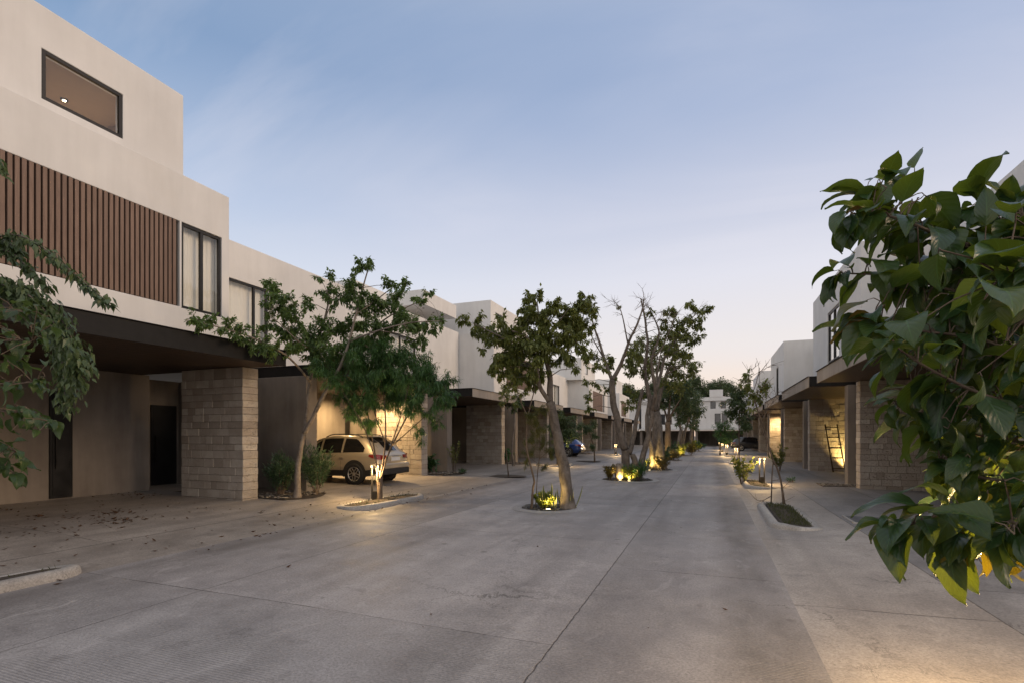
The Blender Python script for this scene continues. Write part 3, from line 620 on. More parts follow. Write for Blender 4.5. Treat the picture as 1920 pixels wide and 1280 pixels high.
SPEC['right_fill'] = [(1.1,3.43,1.99),(1.43,3.22,2.6),(1.89,3.92,2.31),(1.05,3.01,1.89),(1.35,3.44,1.45),(1.26,3.01,1.83),(1.38,3.26,1.99),(1.3,3.73,1.75),(1.38,3.34,1.35),(1.71,3.93,2.38),(1.42,3.14,2.87),(1.06,3.14,1.92),(1.15,3.22,2.39),(1.44,3.8,2.06),(1.54,3.8,1.28),(1.54,3.21,1.83),(1.73,3.75,2.07),(1.11,2.95,2.51),(1.59,3.84,2.63),(1.95,4.08,2.25),(1.03,3.38,3.09),(0.99,2.99,1.94),(1.59,3.48,2.43),(1.25,3.47,1.91),(1.42,3.83,1.98),(1.28,3.58,2.37),(1.05,3.72,2.72),(1.04,2.88,2.04),(0.95,2.85,1.98),(1.15,2.96,1.9),(1.4,3.6,2.29),(1.66,3.51,2.68),(1.24,3.26,2.52),(1.03,3.38,2.48),(1.07,3.55,2.5),(1.33,3.17,2.5),(1.38,3.16,2.63),(1.0,2.94,1.78),(1.11,3.61,2.61),(0.86,3.28,2.54),(1.47,3.23,2.24),(1.45,3.27,2.76),(1.66,3.8,1.92),(0.97,3.1,2.87),(1.44,3.32,2.61),(1.08,3.24,2.34),(1.4,3.01,2.71),(1.9,4.05,1.38),(1.77,3.79,2.83),(1.56,3.52,1.86),(0.9,3.01,2.45),(1.57,3.85,1.29),(1.38,3.02,1.99),(1.37,3.26,2.79),(1.33,3.34,2.13),(1.58,3.37,1.95),(1.05,3.34,2.82),(1.66,3.79,2.96),(1.8,3.87,1.56),(1.22,3.35,2.34),(1.49,3.12,1.5),(1.13,3.18,2.52),(1.07,3.39,1.9),(1.04,3.35,2.97),(1.25,3.02,2.34),(0.87,3.26,2.45),(1.63,3.79,2.5),(1.28,3.28,2.31),(1.17,3.28,1.78),(1.3,3.18,2.23),(1.08,2.95,1.78),(1.25,3.71,2.41),(1.85,3.96,2.53),(1.49,3.44,2.66),(1.49,3.73,1.38),(1.4,3.5,1.72),(0.81,3.37,3.07),(1.71,3.86,3.09),(1.56,3.89,1.49),(1.1,2.93,1.6),(1.57,3.69,2.2),(1.11,3.61,2.1),(0.86,3.02,2.76),(1.28,3.3,1.68),(1.01,3.16,2.37),(1.47,3.48,1.84),(1.32,3.75,1.93),(0.86,3.32,3.05),(1.61,3.47,2.15),(1.33,3.21,2.75),(1.18,3.11,2.58),(1.14,3.57,2.62),(1.17,3.32,1.99),(1.58,3.56,1.54),(1.3,3.71,1.75),(1.55,3.27,2.21),(1.42,3.18,2.62),(1.58,3.85,1.44),(1.07,3.51,2.39),(1.48,3.35,2.58),(1.09,2.9,1.82),(1.02,3.28,2.32),(1.7,3.59,2.42),(1.41,3.1,1.4),(1.79,3.83,2.51),(1.54,3.65,2.65),(1.27,3.19,1.58),(1.22,3.04,2.07),(1.27,3.58,2.54),(1.25,3.11,2.02),(1.22,3.1,1.91),(1.43,3.13,1.86),(1.57,3.36,2.86),(1.45,3.51,2.0),(1.28,3.23,2.25),(0.88,3.32,3.1),(1.57,3.71,2.13),(1.02,3.21,2.51),(1.19,3.23,1.64),(1.46,3.27,2.89),(0.81,3.32,3.02),(1.3,3.14,2.73),(1.57,3.59,1.69),(0.78,3.02,2.36),(1.12,3.08,2.02),(1.55,3.4,1.3),(1.3,3.52,2.04),(1.6,3.35,1.81),(1.62,3.61,2.24),(1.48,3.46,1.86),(1.11,3.07,2.22),(1.18,3.31,1.89),(1.75,3.83,3.04),(1.83,3.93,2.64),(1.55,3.81,3.06),(1.39,3.62,1.3),(1.58,3.77,2.58),(1.62,3.47,1.46),(1.3,3.07,2.16),(0.88,3.21,2.87),(1.37,3.36,2.11),(1.34,3.39,2.58),(1.33,3.14,2.33),(1.55,3.39,1.75),(1.09,3.4,2.15),(0.8,3.02,2.34),(1.21,3.54,2.42),(1.48,3.12,2.63),(1.18,3.03,2.41),(1.17,3.0,2.41),(1.84,4.02,2.95),(1.41,3.04,1.36),(1.12,3.72,2.01),(1.51,3.39,2.93),(1.76,3.79,2.93),(1.47,3.51,1.51),(1.6,3.45,2.45),(1.26,3.29,1.76),(1.22,3.52,1.67),(1.73,3.9,1.93),(1.78,3.93,2.36),(1.39,3.32,2.5),(1.71,3.62,3.02),(1.17,2.97,2.58),(1.32,3.44,1.61),(1.88,3.97,2.93),(1.42,3.67,1.92),(1.64,3.62,2.53),(1.69,3.83,2.03),(1.02,2.93,1.73),(0.9,2.88,2.16),(1.22,3.31,1.72),(1.24,3.13,1.95),(0.9,2.89,2.25),(1.83,3.93,1.74),(1.93,4.02,2.0),(1.4,3.83,2.44),(1.61,3.51,1.28),(1.7,3.99,2.48),(1.85,3.99,2.73),(0.89,3.32,3.05),(1.02,3.41,2.17),(0.92,3.12,2.3),(1.36,3.24,1.69),(0.76,3.12,2.58),(1.68,3.96,1.8),(1.64,3.42,1.44),(0.83,3.17,2.56),(1.17,3.23,2.09),(1.55,3.47,2.62),(1.51,3.31,1.58),(1.11,3.04,2.08),(1.69,3.97,2.34),(1.41,3.24,2.31),(1.49,3.83,1.85),(1.36,3.11,2.6),(1.47,3.48,1.61),(1.44,3.27,2.06),(1.51,3.83,1.35),(1.31,3.77,1.88),(1.49,3.4,1.98),(1.67,3.47,2.09),(1.14,3.6,2.34),(0.83,3.2,2.56),(1.59,3.61,1.31),(1.17,3.16,2.18),(1.25,3.04,1.4),(1.38,3.45,2.46),(1.52,3.85,2.95),(0.9,3.38,2.46),(1.58,3.35,1.32),(1.57,3.27,2.94),(0.88,3.22,3.04),(1.51,3.6,1.5),(1.23,3.07,1.87),(1.33,3.03,1.47),(1.62,3.43,2.11),(1.52,3.17,2.53),(0.8,3.11,2.91),(1.06,3.69,2.59),(1.12,3.17,1.78),(1.49,3.53,1.62),(1.14,3.29,2.11),(1.12,3.08,1.53),(1.43,3.75,1.28),(1.45,3.26,2.78),(1.89,3.95,2.45),(1.82,4.02,1.58),(1.5,3.71,2.18),(1.31,3.41,2.55),(1.02,3.17,2.52),(1.82,3.89,1.43),(0.96,3.27,2.96),(1.5,3.61,2.55),(1.16,3.37,2.24),(1.27,3.49,2.33),(1.36,3.05,1.64),(1.79,4.01,2.53),(1.22,3.31,1.42),(1.52,3.37,1.76),(0.96,3.18,2.17),(1.18,3.68,1.91),(0.91,3.28,2.46),(0.79,3.09,2.99),(1.25,3.41,1.34),(1.59,3.81,1.51),(1.72,3.72,2.34),(1.19,3.7,2.3),(1.07,3.59,2.93),(1.06,3.25,2.16),(1.31,3.35,1.87),(1.5,3.41,2.51),(1.17,3.1,1.44),(1.69,3.62,2.15),(1.42,3.86,2.76),(1.25,3.13,2.1),(1.43,3.68,2.55),(1.74,3.78,1.45),(1.03,3.03,2.49),(1.74,3.85,2.87),(1.86,3.97,3.12),(1.32,3.71,2.5),(0.99,3.0,2.35),(1.24,3.04,2.42),(0.91,3.25,2.31),(1.48,3.51,2.41),(1.28,3.34,1.93),(1.61,3.59,2.22),(1.52,3.76,2.85),(1.96,4.08,2.62),(1.52,3.69,2.57),(1.22,3.35,1.48),(1.22,3.32,1.46),(1.3,3.68,2.06),(0.92,3.35,3.06),(1.4,3.78,2.7),(1.83,4.03,2.17),(1.45,3.28,1.69),(1.44,3.44,2.49),(1.36,3.33,2.05),(0.8,3.04,2.36),(0.97,2.94,2.0),(0.85,3.22,3.0),(1.65,3.55,1.44),(1.09,3.7,2.68),(1.09,3.12,2.28),(1.72,3.63,2.85),(1.68,3.9,1.72),(1.44,3.42,2.73),(1.83,3.83,2.61),(0.92,3.14,2.16),(1.59,3.52,1.7),(1.52,3.75,2.4),(0.97,3.35,2.11),(1.5,3.37,1.73),(1.33,3.16,1.37),(1.55,3.7,2.26),(1.24,3.09,1.95),(1.37,3.0,2.75),(1.24,3.8,2.37),(1.39,3.61,2.73),(1.21,2.97,2.7),(1.39,3.84,2.66),(1.08,3.17,1.85),(0.95,3.38,2.31),(1.02,3.33,2.05),(1.12,2.92,2.49),(1.4,3.64,1.87),(1.15,3.18,2.3),(1.71,3.67,2.04),(1.65,3.42,2.82),(1.72,3.57,2.96),(1.41,3.02,2.27),(1.59,3.86,1.41),(0.93,3.09,2.22),(1.03,3.41,2.98),(0.9,3.34,3.08),(1.23,3.38,1.65),(1.57,3.9,2.23),(1.35,3.35,1.34),(1.37,3.34,2.06),(1.0,2.88,1.95),(0.88,3.03,2.21),(1.12,3.54,1.9),(1.53,3.24,2.19),(0.81,3.03,2.92),(1.52,3.35,2.04),(1.38,3.32,1.68),(1.32,3.17,2.57),(1.4,3.64,1.92),(1.18,3.36,2.44),(1.16,3.53,1.91),(1.82,3.94,2.94),(1.73,3.98,1.77),(1.66,3.62,2.99),(1.84,3.92,2.71),(1.45,3.16,2.26),(1.1,3.27,2.55),(1.41,3.03,2.55),(1.61,3.42,2.53),(1.49,3.12,2.52),(1.47,3.23,2.63),(1.85,3.96,2.86),(0.94,3.02,2.52),(1.2,3.28,2.06),(1.33,3.7,2.69),(1.81,3.87,1.68),(0.95,3.46,2.97),(1.65,3.59,1.35),(1.87,3.99,2.94),(1.14,3.47,2.54),(0.96,3.11,2.9),(1.18,3.21,2.35),(1.06,3.55,2.26),(1.18,3.37,2.43),(1.5,3.36,2.41),(1.24,3.38,2.23),(1.22,3.56,2.28),(0.96,3.3,3.06),(1.73,3.89,1.47),(1.81,3.78,2.62),(1.56,3.99,1.63),(2.05,4.24,1.73),(1.67,4.11,2.69),(1.27,3.91,2.67),(1.18,3.27,1.75),(1.13,3.26,1.68),(1.4,3.49,1.37),(1.7,3.92,1.63),(1.5,3.38,1.7),(1.4,4.06,1.96),(1.16,3.34,1.85),(1.77,3.87,2.07),(1.71,4.0,2.57),(1.64,3.64,1.47),(1.41,4.01,2.56),(1.45,3.75,2.16),(1.58,3.66,2.24),(1.62,3.64,1.59),(1.63,3.73,1.85),(1.73,3.62,2.07),(1.21,3.71,2.22),(1.44,3.84,1.32),(1.5,3.82,1.76),(1.59,3.8,2.0),(1.38,3.47,1.52),(1.86,4.15,2.34),(1.15,3.57,2.01),(1.57,3.59,2.39),(1.23,3.7,1.9),(1.03,3.34,2.41),(1.88,3.94,2.06),(1.43,3.96,1.76),(1.6,3.74,2.71),(1.59,4.0,2.73),(1.4,3.8,2.31),(1.69,4.09,2.02),(1.35,3.36,2.17),(1.55,3.79,2.2),(1.23,3.29,2.61),(1.33,3.95,2.67),(1.64,3.96,2.41),(1.69,4.01,2.69),(1.15,3.42,2.27),(1.81,3.93,1.52),(1.28,3.81,2.12),(1.84,4.03,1.34),(1.5,3.57,1.31),(1.24,3.41,2.48),(1.83,4.06,2.64),(1.5,3.94,1.42),(1.46,3.39,1.51),(1.29,3.61,2.18),(1.72,4.01,1.42),(1.76,3.74,1.7),(1.61,4.03,1.62),(1.43,3.81,2.22),(1.51,3.8,2.45),(1.61,4.08,1.27),(1.7,4.12,1.42),(1.86,4.08,1.24),(1.46,3.85,2.45),(1.5,3.64,1.52),(1.39,3.83,1.38),(1.38,3.65,1.9),(1.52,3.6,1.95),(1.98,4.13,1.41),(1.4,3.88,2.48),(1.63,3.58,1.76),(1.62,3.7,1.95),(1.62,3.91,2.08),(1.53,3.47,1.32),(1.61,3.91,1.32),(1.38,3.35,1.5),(1.76,3.91,1.81),(1.23,3.36,1.81),(1.67,4.14,2.42),(1.84,4.07,2.05),(1.29,3.41,1.94),(1.88,4.09,1.6),(1.46,3.67,2.62),(1.72,3.69,1.8),(1.9,4.2,2.25),(1.58,4.13,2.72),(1.24,3.85,2.4),(1.3,3.94,1.95),(1.66,4.0,2.25),(1.8,3.96,1.88),(1.52,4.12,2.18),(1.73,3.61,2.65),(1.34,3.89,2.53),(1.57,4.02,1.38),(1.28,3.32,2.33),(1.58,3.63,1.89),(1.73,3.8,2.43),(1.28,3.95,2.26),(1.4,3.51,2.45),(1.75,4.14,2.38),(1.53,3.65,1.52),(1.2,3.73,2.5),(1.2,3.84,2.62),(1.93,4.17,1.45),(1.61,3.94,1.43),(1.37,3.34,2.06),(1.17,3.59,2.36),(1.7,4.12,1.63),(1.68,3.54,2.28),(1.85,4.11,1.4),(1.29,3.38,1.83),(1.36,3.88,2.14),(1.73,3.81,1.32),(1.78,4.11,2.35),(1.73,4.17,2.74),(1.28,3.48,2.58),(1.19,3.78,2.35),(2.03,4.22,1.81),(1.7,3.74,1.68),(1.32,3.71,2.51),(1.37,3.73,1.88),(1.5,3.57,2.45),(1.71,3.96,2.44),(2.06,4.31,2.21),(1.59,3.8,1.33),(1.57,3.55,1.72),(1.5,3.72,1.87),(1.73,4.06,1.37),(1.82,4.02,2.56),(1.41,3.34,1.39),(1.43,3.79,1.69),(1.44,3.77,2.09),(2.0,4.16,1.96),(1.38,3.78,1.68),(1.52,3.44,1.46),(1.75,3.66,1.82),(1.37,3.5,2.53),(1.91,4.18,1.68),(1.2,3.54,2.54),(1.42,3.57,1.68),(1.59,3.63,1.86),(1.76,3.92,2.64),(0.73,2.16,2.33),(0.85,2.16,2.15),(0.97,2.31,2.03),(0.96,2.3,1.54),(0.97,2.26,1.36),(0.71,2.42,2.11),(0.97,2.52,1.94),(1.05,2.44,2.48)]
SPEC['right_yellow'] = [(1.0,2.8,1.2),(1.03,2.76,1.2),(1.09,2.79,1.21),(1.09,2.84,1.15),(1.12,2.74,1.24),(1.19,2.82,1.18),(1.17,2.71,1.23),(1.06,2.67,1.46),(0.95,2.78,1.24)]
SPEC['left_fill'] = [(-6.19,2.62,2.92),(-5.83,2.67,1.97),(-6.73,2.82,3.09),(-5.71,2.55,2.76),(-5.69,2.72,2.68),(-5.98,2.85,2.43),(-5.68,2.67,1.95),(-5.95,2.81,1.92),(-5.68,2.58,1.74),(-6.85,2.8,2.65),(-6.38,2.63,1.64),(-5.77,2.38,1.93),(-5.88,2.46,2.29),(-5.35,2.6,2.76),(-6.0,2.49,1.57),(-6.16,2.69,2.26),(-5.87,2.62,1.43),(-5.73,2.6,1.57),(-6.03,2.54,1.61),(-5.66,2.5,2.39),(-5.81,2.55,2.66),(-5.73,2.86,2.79),(-5.87,2.76,2.13),(-6.38,2.84,2.73),(-5.85,2.51,1.49),(-6.58,2.77,1.97),(-6.4,2.97,2.91),(-6.75,2.84,2.49),(-5.33,2.61,1.74),(-5.22,2.59,2.28),(-6.75,2.76,2.28),(-6.39,2.8,2.53),(-5.99,2.87,2.7),(-5.98,2.78,2.2),(-6.55,2.85,2.74),(-6.56,2.9,2.91),(-5.8,2.65,1.87),(-6.6,2.77,2.49),(-5.94,2.57,1.49),(-5.61,2.82,2.69),(-6.28,2.62,2.75),(-5.78,2.55,2.08),(-6.53,2.85,2.51),(-6.67,2.75,2.34),(-6.41,2.98,2.65),(-5.76,2.39,2.68),(-5.79,2.6,1.57),(-5.69,2.47,1.67),(-5.9,2.4,1.88),(-6.05,2.78,2.77),(-5.48,2.72,2.22),(-5.43,2.55,1.82),(-6.18,2.65,2.37),(-5.89,2.54,1.89),(-5.79,2.47,2.79),(-6.1,2.6,1.53),(-6.49,2.92,1.38),(-5.59,2.72,2.57),(-5.81,2.65,2.55),(-6.46,2.75,2.63),(-5.86,2.74,2.25),(-5.4,2.53,1.84),(-5.55,2.75,2.21),(-6.02,2.65,2.94),(-5.6,2.52,2.33),(-6.17,2.87,2.61),(-6.28,2.88,2.55),(-5.78,2.61,2.81),(-6.76,2.77,2.32),(-5.92,2.49,2.55)]

# ------------------------------------------------------------------ ground, road, drives
def drive_z(x):
    """height of the drives above the road, rising gently to the houses"""
    if x < -7.2:
        t = min(1.0, (-7.2 - x) / 3.3)
        return .012 + .12 * t * t * (3 - 2 * t) + max(0, min(1, (-10.5 - x) / 5)) * .06
    if x > .78:
        t = min(1.0, (x - .78) / 3.3)
        return .012 + .07 * t * t * (3 - 2 * t)
    return 0.0


def sheet(name, mat, x0, x1, y0, y1, nx, ny, zf, dz=0.0):
    mb = MB()
    ids = [[mb.vert((x0 + (x1 - x0) * i / nx, y0 + (y1 - y0) * j / ny, zf(x0 + (x1 - x0) * i / nx, y0 + (y1 - y0) * j / ny) + dz)) for j in range(ny + 1)] for i in range(nx + 1)]
    for i in range(nx):
        for j in range(ny):
            mb.f.append((ids[i][j], ids[i + 1][j], ids[i + 1][j + 1], ids[i][j + 1]))
    o = mesh_obj(name, mb, mat, smooth=True, recalc=False)
    o['kind'] = 'structure'
    return o


def wav(x, y):
    return (mnoise.noise(Vector((x * .35, y * .2, 3))) * .012)


sheet('ground', 'earth', -500, 500, -300, 900, 4, 4, lambda x, y: -.06)
sheet('road', 'road_concrete', -7.2, .78, -14, 84, 20, 120, lambda x, y: wav(x, y) * min(1, min(x + 7.2, .78 - x) / .8) + .0)
sheet('driveway', 'drive_concrete', -16.5, -7.2, -14, 84, 24, 60, lambda x, y: drive_z(x))
sheet('sidewalk', 'walk_concrete', .78, 2.42, -14, 84, 8, 60, lambda x, y: drive_z(x))
sheet('forecourt', 'drive_grey', 2.42, 12, -14, 84, 16, 60, lambda x, y: drive_z(x))


# ------------------------------------------------------------------ houses
class Frame:
    """m=+1: left row (front looks to +X), m=-1: right row (front looks to -X); coordinates: x out from the facade plane, b along the street"""
    def __init__(s, m, plane, B):
        s.m, s.plane, s.B = m, plane, B

    def loc(s, zz=0):
        return (s.plane, s.B, zz)

    def P(s, x, b, z):
        return (s.m * x, b - s.B, z)

    def box(s, mb, x0, x1, b0, b1, z0, z1):
        mb.box(s.m * x0, s.m * x1, b0 - s.B, b1 - s.B, z0, z1)

    def shell(s, mb, xf, xb, b0, b1, z0, z1, openings=(), depth=.22):
        bs = sorted({b0, b1, *[o[0] for o in openings], *[o[1] for o in openings]})
        zs = sorted({z0, z1, *[o[2] for o in openings], *[o[3] for o in openings]})
        K = lambda x, b, z: mb.kv(s.P(x, b, z))
        for i in range(len(bs) - 1):
            for j in range(len(zs) - 1):
                cb, cz = (bs[i] + bs[i + 1]) / 2, (zs[j] + zs[j + 1]) / 2
                if any(o[0] < cb < o[1] and o[2] < cz < o[3] for o in openings):
                    continue
                mb.quad(K(xf, bs[i], zs[j]), K(xf, bs[i + 1], zs[j]), K(xf, bs[i + 1], zs[j + 1]), K(xf, bs[i], zs[j + 1]))
        for j in range(len(zs) - 1):
            for b in (b0, b1):
                mb.quad(K(xf, b, zs[j]), K(xf, b, zs[j + 1]), K(xb, b, zs[j + 1]), K(xb, b, zs[j]))
            mb.quad(K(xb, b0, zs[j]), K(xb, b1, zs[j]), K(xb, b1, zs[j + 1]), K(xb, b0, zs[j + 1]))
        for i in range(len(bs) - 1):
            for z in (z0, z1):
                mb.quad(K(xf, bs[i], z), K(xf, bs[i + 1], z), K(xb, bs[i + 1], z), K(xb, bs[i], z))
        for (o0, o1, p0, p1) in openings:
            xi = xf - depth
            A = [(o0, p0), (o1, p0), (o1, p1), (o0, p1)]
            for k in range(4):
                (ba, za), (bb, zb) = A[k], A[(k + 1) % 4]
                mb.quad(K(xf, ba, za), K(xf, bb, zb), mb.vert(s.P(xi, bb, zb)), mb.vert(s.P(xi, ba, za)))

    def window(s, root, xf, o, mull=(.5,), curtain=True, frame=.065, sill_room=None, setb=.03, folds=9, cmat='curtain', bars=()):
        """frame with mullions in an opening, pane and curtain as its sub-parts"""
        b0, b1, z0, z1 = o
        g = .003
        mb = MB()
        xa, xb_ = xf - setb, xf - setb - .06
        s.box(mb, xb_, xa, b0 + g, b0 + frame, z0 + g, z1 - g)
        s.box(mb, xb_, xa, b1 - frame, b1 - g, z0 + g, z1 - g)
        s.box(mb, xb_, xa, b0 + frame, b1 - frame, z0 + g, z0 + frame)
        s.box(mb, xb_, xa, b0 + frame, b1 - frame, z1 - frame, z1 - g)
        for mfrac in mull:
            c = b0 + (b1 - b0) * mfrac
            s.box(mb, xb_, xa + .008, c - .035, c + .035, z0 + frame, z1 - frame)
        for bf in bars:
            c = z0 + (z1 - z0) * bf
            s.box(mb, xb_, xa + .004, b0 + frame, b1 - frame, c - .02, c + .02)
        wdw = mesh_obj('window', mb, 'frame_metal', root, bevel=.004, seg=1)
        pm = MB()
        xp = xf - setb - .035
        pm.quad(pm.vert(s.P(xp, b0 + .02, z0 + .02)), pm.vert(s.P(xp, b1 - .02, z0 + .02)), pm.vert(s.P(xp, b1 - .02, z1 - .02)), pm.vert(s.P(xp, b0 + .02, z1 - .02)))
        mesh_obj('pane', pm, 'window_glass', wdw)
        if curtain:
            cm = MB()
            n = 80
            col = []
            for i in range(n + 1):
                b = b0 + (b1 - b0) * i / n
                xx = xf - .25 + .02 * sin(i / n * 2 * pi * folds + sin(i * .7)) 
                col.append((cm.vert(s.P(xx, b, z0)), cm.vert(s.P(xx + .006, b, z1))))
            for i in range(n):
                cm.quad(col[i][0], col[i + 1][0], col[i + 1][1], col[i][1])
            mesh_obj('curtain', cm, cmat, wdw, smooth=True)
        return wdw

    def stone_fin(s, root, xb, xf, b0, b1, z0, z1, seed):
        """free-standing end wall of coursed limestone blocks"""
        r = random.Random(seed)
        mb = MB()
        z = z0
        while z < z1 - .02:
            hh = r.uniform(.15, .215)
            if z1 - z - hh < .12:
                hh = z1 - z
            x = xb
            while x < xf - .01:
                L = r.uniform(.15, .42)
                if xf - x - L < .2:
                    L = xf - x
                p = r.uniform(-.009, .009)
                q = r.uniform(-.009, .009)
                e = r.uniform(-.006, .006) if x + L >= xf - .01 else -.0025
                s.box(mb, x + .0035, x + L + e - .001, b0 + p, b1 + q, z + .0035, z + hh - .0035)
                x += L
            z += hh
        o = mesh_obj('stone_wall', mb, 'limestone_block', root, bevel=.008, seg=1)
        core = MB()
        s.box(core, xb + .018, xf - .02, b0 + .018, b1 - .018, z0, z1 - .004)
        mesh_obj('mortar_core', core, 'mortar', o)
        return o

    def canopy(s, root, xb, xf, b0, b1, z0, z1, fascia):
        mb = MB()
        s.box(mb, xb, xf - .03, b0 + .005, b1 - .005, z0 + .03, z1 - .012)
        c = mesh_obj('canopy', mb, 'dark_steel', root, bevel=.006, seg=1)
        fm = MB()
        s.box(fm, xf - .027, xf, b0, b1, z0, z1 - .015)
        mesh_obj('fascia', fm, fascia, c, bevel=.004, seg=1)
        sm = MB()
        n = max(1, int((b1 - b0) / .145))
        for i in range(n):
            a = b0 + .02 + (b1 - b0 - .04) * i / n
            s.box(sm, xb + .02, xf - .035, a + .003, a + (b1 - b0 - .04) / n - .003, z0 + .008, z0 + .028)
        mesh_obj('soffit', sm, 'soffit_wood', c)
        em = MB()
        s.box(em, xb, xf + .035, b0 - .03, b1 + .03, z1 - .010, z1)
        mesh_obj('flashing', em, 'dark_steel', c)
        return c

    def slats(s, root, xf, o, pitch=.097, wd=.066):
        b0, b1, z0, z1 = o
        mb = MB()
        n = int((b1 - b0) / pitch)
        for i in range(n):
            a = b0 + .01 + i * pitch
            s.box(mb, xf - .055, xf + .012 + (i % 3) * .001, a, a + wd, z0 + .006, z1 - .006)
        p = mesh_obj('slat_panel', mb, 'slat_wood', root, bevel=.004, seg=1)
        bm_ = MB()
        s.box(bm_, xf - .12, xf - .06, b0 + .004, b1 - .004, z0 + .004, z1 - .004)
        mesh_obj('backing', bm_, 'backing_dark', p)
        return p

    def door(s, root, x, b0, b1, z0, z1, label=None):
        mb = MB()
        s.box(mb, x, x + .05, b0, b1, z0, z1)
        s.box(mb, x + .05, x + .062, b0 + .05, b1 - .05, z0 + .05, z1 - .05)
        dr = mesh_obj('door', mb, 'black_door', root, bevel=.004, seg=1)
        h = MB()
        s.box(h, x + .085, x + .105, b0 + .09, b0 + .115, z0 + .7, z0 + 1.5)
        s.box(h, x + .05, x + .09, b0 + .094, b0 + .111, z0 + .76, z0 + .79)
        s.box(h, x + .05, x + .09, b0 + .094, b0 + .111, z0 + 1.41, z0 + 1.44)
        mesh_obj('handle', h, 'lamp_metal', dr)
        return dr

    def downlight(s, root, x, b, z, energy, spot=105, on=True, col=WARM):
        mb = MB()
        mb.lathe([(.055, 0), (.055, -.012), (.04, -.014), (.04, -.004)], s.P(x, b, z), 16)
        dl = mesh_obj('downlight', mb, 'lamp_metal', root)
        e = MB()
        p = s.P(x, b, z - .006)
        e.disc(p, .036, 16)
        mesh_obj('lens', e, 'down_glow' if on else 'frame_metal', dl)
        if on:
            lamp('SPOT', (p[0], p[1], p[2] - .03), energy, col, dl, .04, (0, 0, -1), spot, .9)
        return dl


LEFT = dict(m=1, plane=-10.9, fin_f=.45, fin_b=-1.65, can_f=1.5, rec=-2.1)
RIGHT = dict(m=-1, plane=4.2, fin_f=.02, fin_b=-2.1, can_f=1.1, rec=-1.9)


def townhouse(row, W0, F1, up0, up1, kind, label, fascia='fascia_cement', wins=(), slat=None, third=None, lit=None, stone_len=None, seed=0, top=7.45, door_side=1):
    """W0 = street-side end of the plain wall, F1 = far end of the stone wall, up0..up1 = extent of the upper storey"""
    c = row
    F = Frame(c['m'], c['plane'], W0)
    zf = .05
    root = thing('townhouse', F.loc(0), label, 'house', 'white houses along the left side' if c['m'] > 0 else 'white houses along the right side')
    ceil = 3.33
    # carport walls
    mb = MB()
    F.box(mb, -4.6, c['fin_f'], W0 - .42, W0, zf - .05, ceil + .02)                 # plain plaster wall next to the planter
    s0 = F1 - .45
    F.box(mb, -3.8, -3.6, W0, s0 + .5, zf, ceil + .02)                             # back wall
    F.box(mb, -4.8, -4.602, W0 - .42, F1 + 1.6, zf, ceil + .02)                      # wall with the front door, further back
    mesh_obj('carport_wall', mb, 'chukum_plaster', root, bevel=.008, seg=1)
    F.stone_fin(root, c['fin_b'], c['fin_f'], s0, F1, zf - .05, ceil + .005, seed + 17)
    F.door(root, -4.6, s0 + 1.18, F1 + 1.5, zf + .16, 2.6)
    if door_side:
        F.door(root, -3.6, s0 - 1.82, s0 - 1.36, zf + .16, 2.75)
    F.canopy(root, -4.6, c['can_f'], W0 - .1, s0 + .3, ceil, 3.70, fascia)
    # upper storey
    xf = 0.0 if kind == 'front' else c['rec']
    ops = [w_[0] for w_ in wins] + ([slat] if slat else [])
    mb = MB()
    F.shell(mb, xf, -9.5, up0, up1, 3.715, top, ops, .24)
    mesh_obj('upper_wall', mb, 'white_render', root, bevel=.012)
    for w_ in wins:
        F.window(root, xf, *w_[:1], **w_[1])
    if slat:
        F.slats(root, xf - .01, slat)
    if third:
        tx, tb0, tb1, tz, tops = third
        mb = MB()
        F.shell(mb, tx, -9.3, tb0, tb1, top + .002, tz, [t_[0] for t_ in tops], .24)
        mesh_obj('third_storey', mb, 'white_render', root, bevel=.012)
        for t_ in tops:
            F.window(root, tx, t_[0], **t_[1])
    if lit:
        for (lx, lb, en, sp) in lit:
            F.downlight(root, lx, lb, ceil + .005, en, sp)
    return root, F


LF = lambda k: 9.54 + 8.14 * k          # far end of each stone wall, left row
LW = lambda k: LF(k) - 6.10             # plain wall, left row

# --- house A: nearest on the left, with the slatted upper floor
h, F = townhouse(LEFT, LW(0), LF(0), .94, 9.1, 'front',
                 'nearest left house with long slatted wood panel and a lit third floor window', 'dark_steel',
                 wins=[((7.9, 8.9, 4.5, 6.4), dict(mull=(.5,), folds=5))], slat=(1.2, 7.86, 4.52, 6.4),
                 third=(-.6, .6, 8.38, 9.62, [((5.66, 7.06, 7.9, 8.83), dict(mull=(), curtain=False, frame=.07, setb=.012))]), seed=1)
# lit room behind that third-floor window
mb = MB()
F.box(mb, -4.2, -4.1, 2.0, 8.1, 7.6, 9.3)
F.box(mb, -4.1, -.86, 8.1, 8.2, 7.6, 9.3)
F.box(mb, -4.1, -.86, 1.9, 2.0, 7.6, 9.3)
F.box(mb, -4.1, -.86, 2.0, 8.1, 9.2, 9.3)
F.box(mb, -4.1, -.86, 2.0, 8.1, 7.55, 7.6)
mesh_obj('room', mb, 'interior_paint', h)
mb = MB()
mb.lathe([(.07, 0), (.07, -.02), (.05, -.022)], F.P(-2.6, 7.06, 9.2), 16)
dl = mesh_obj('ceiling_lamp', mb, 'lamp_metal', h)
e = MB(); e.disc(F.P(-2.6, 7.06, 9.17), .034, 16)
mesh_obj('lens', e, 'down_glow', dl)
lamp('SPOT', F.P(-2.6, 7.06, 9.14), 200, (1, .78, .54), dl, .05, (0, 0, -1), 160, .5)

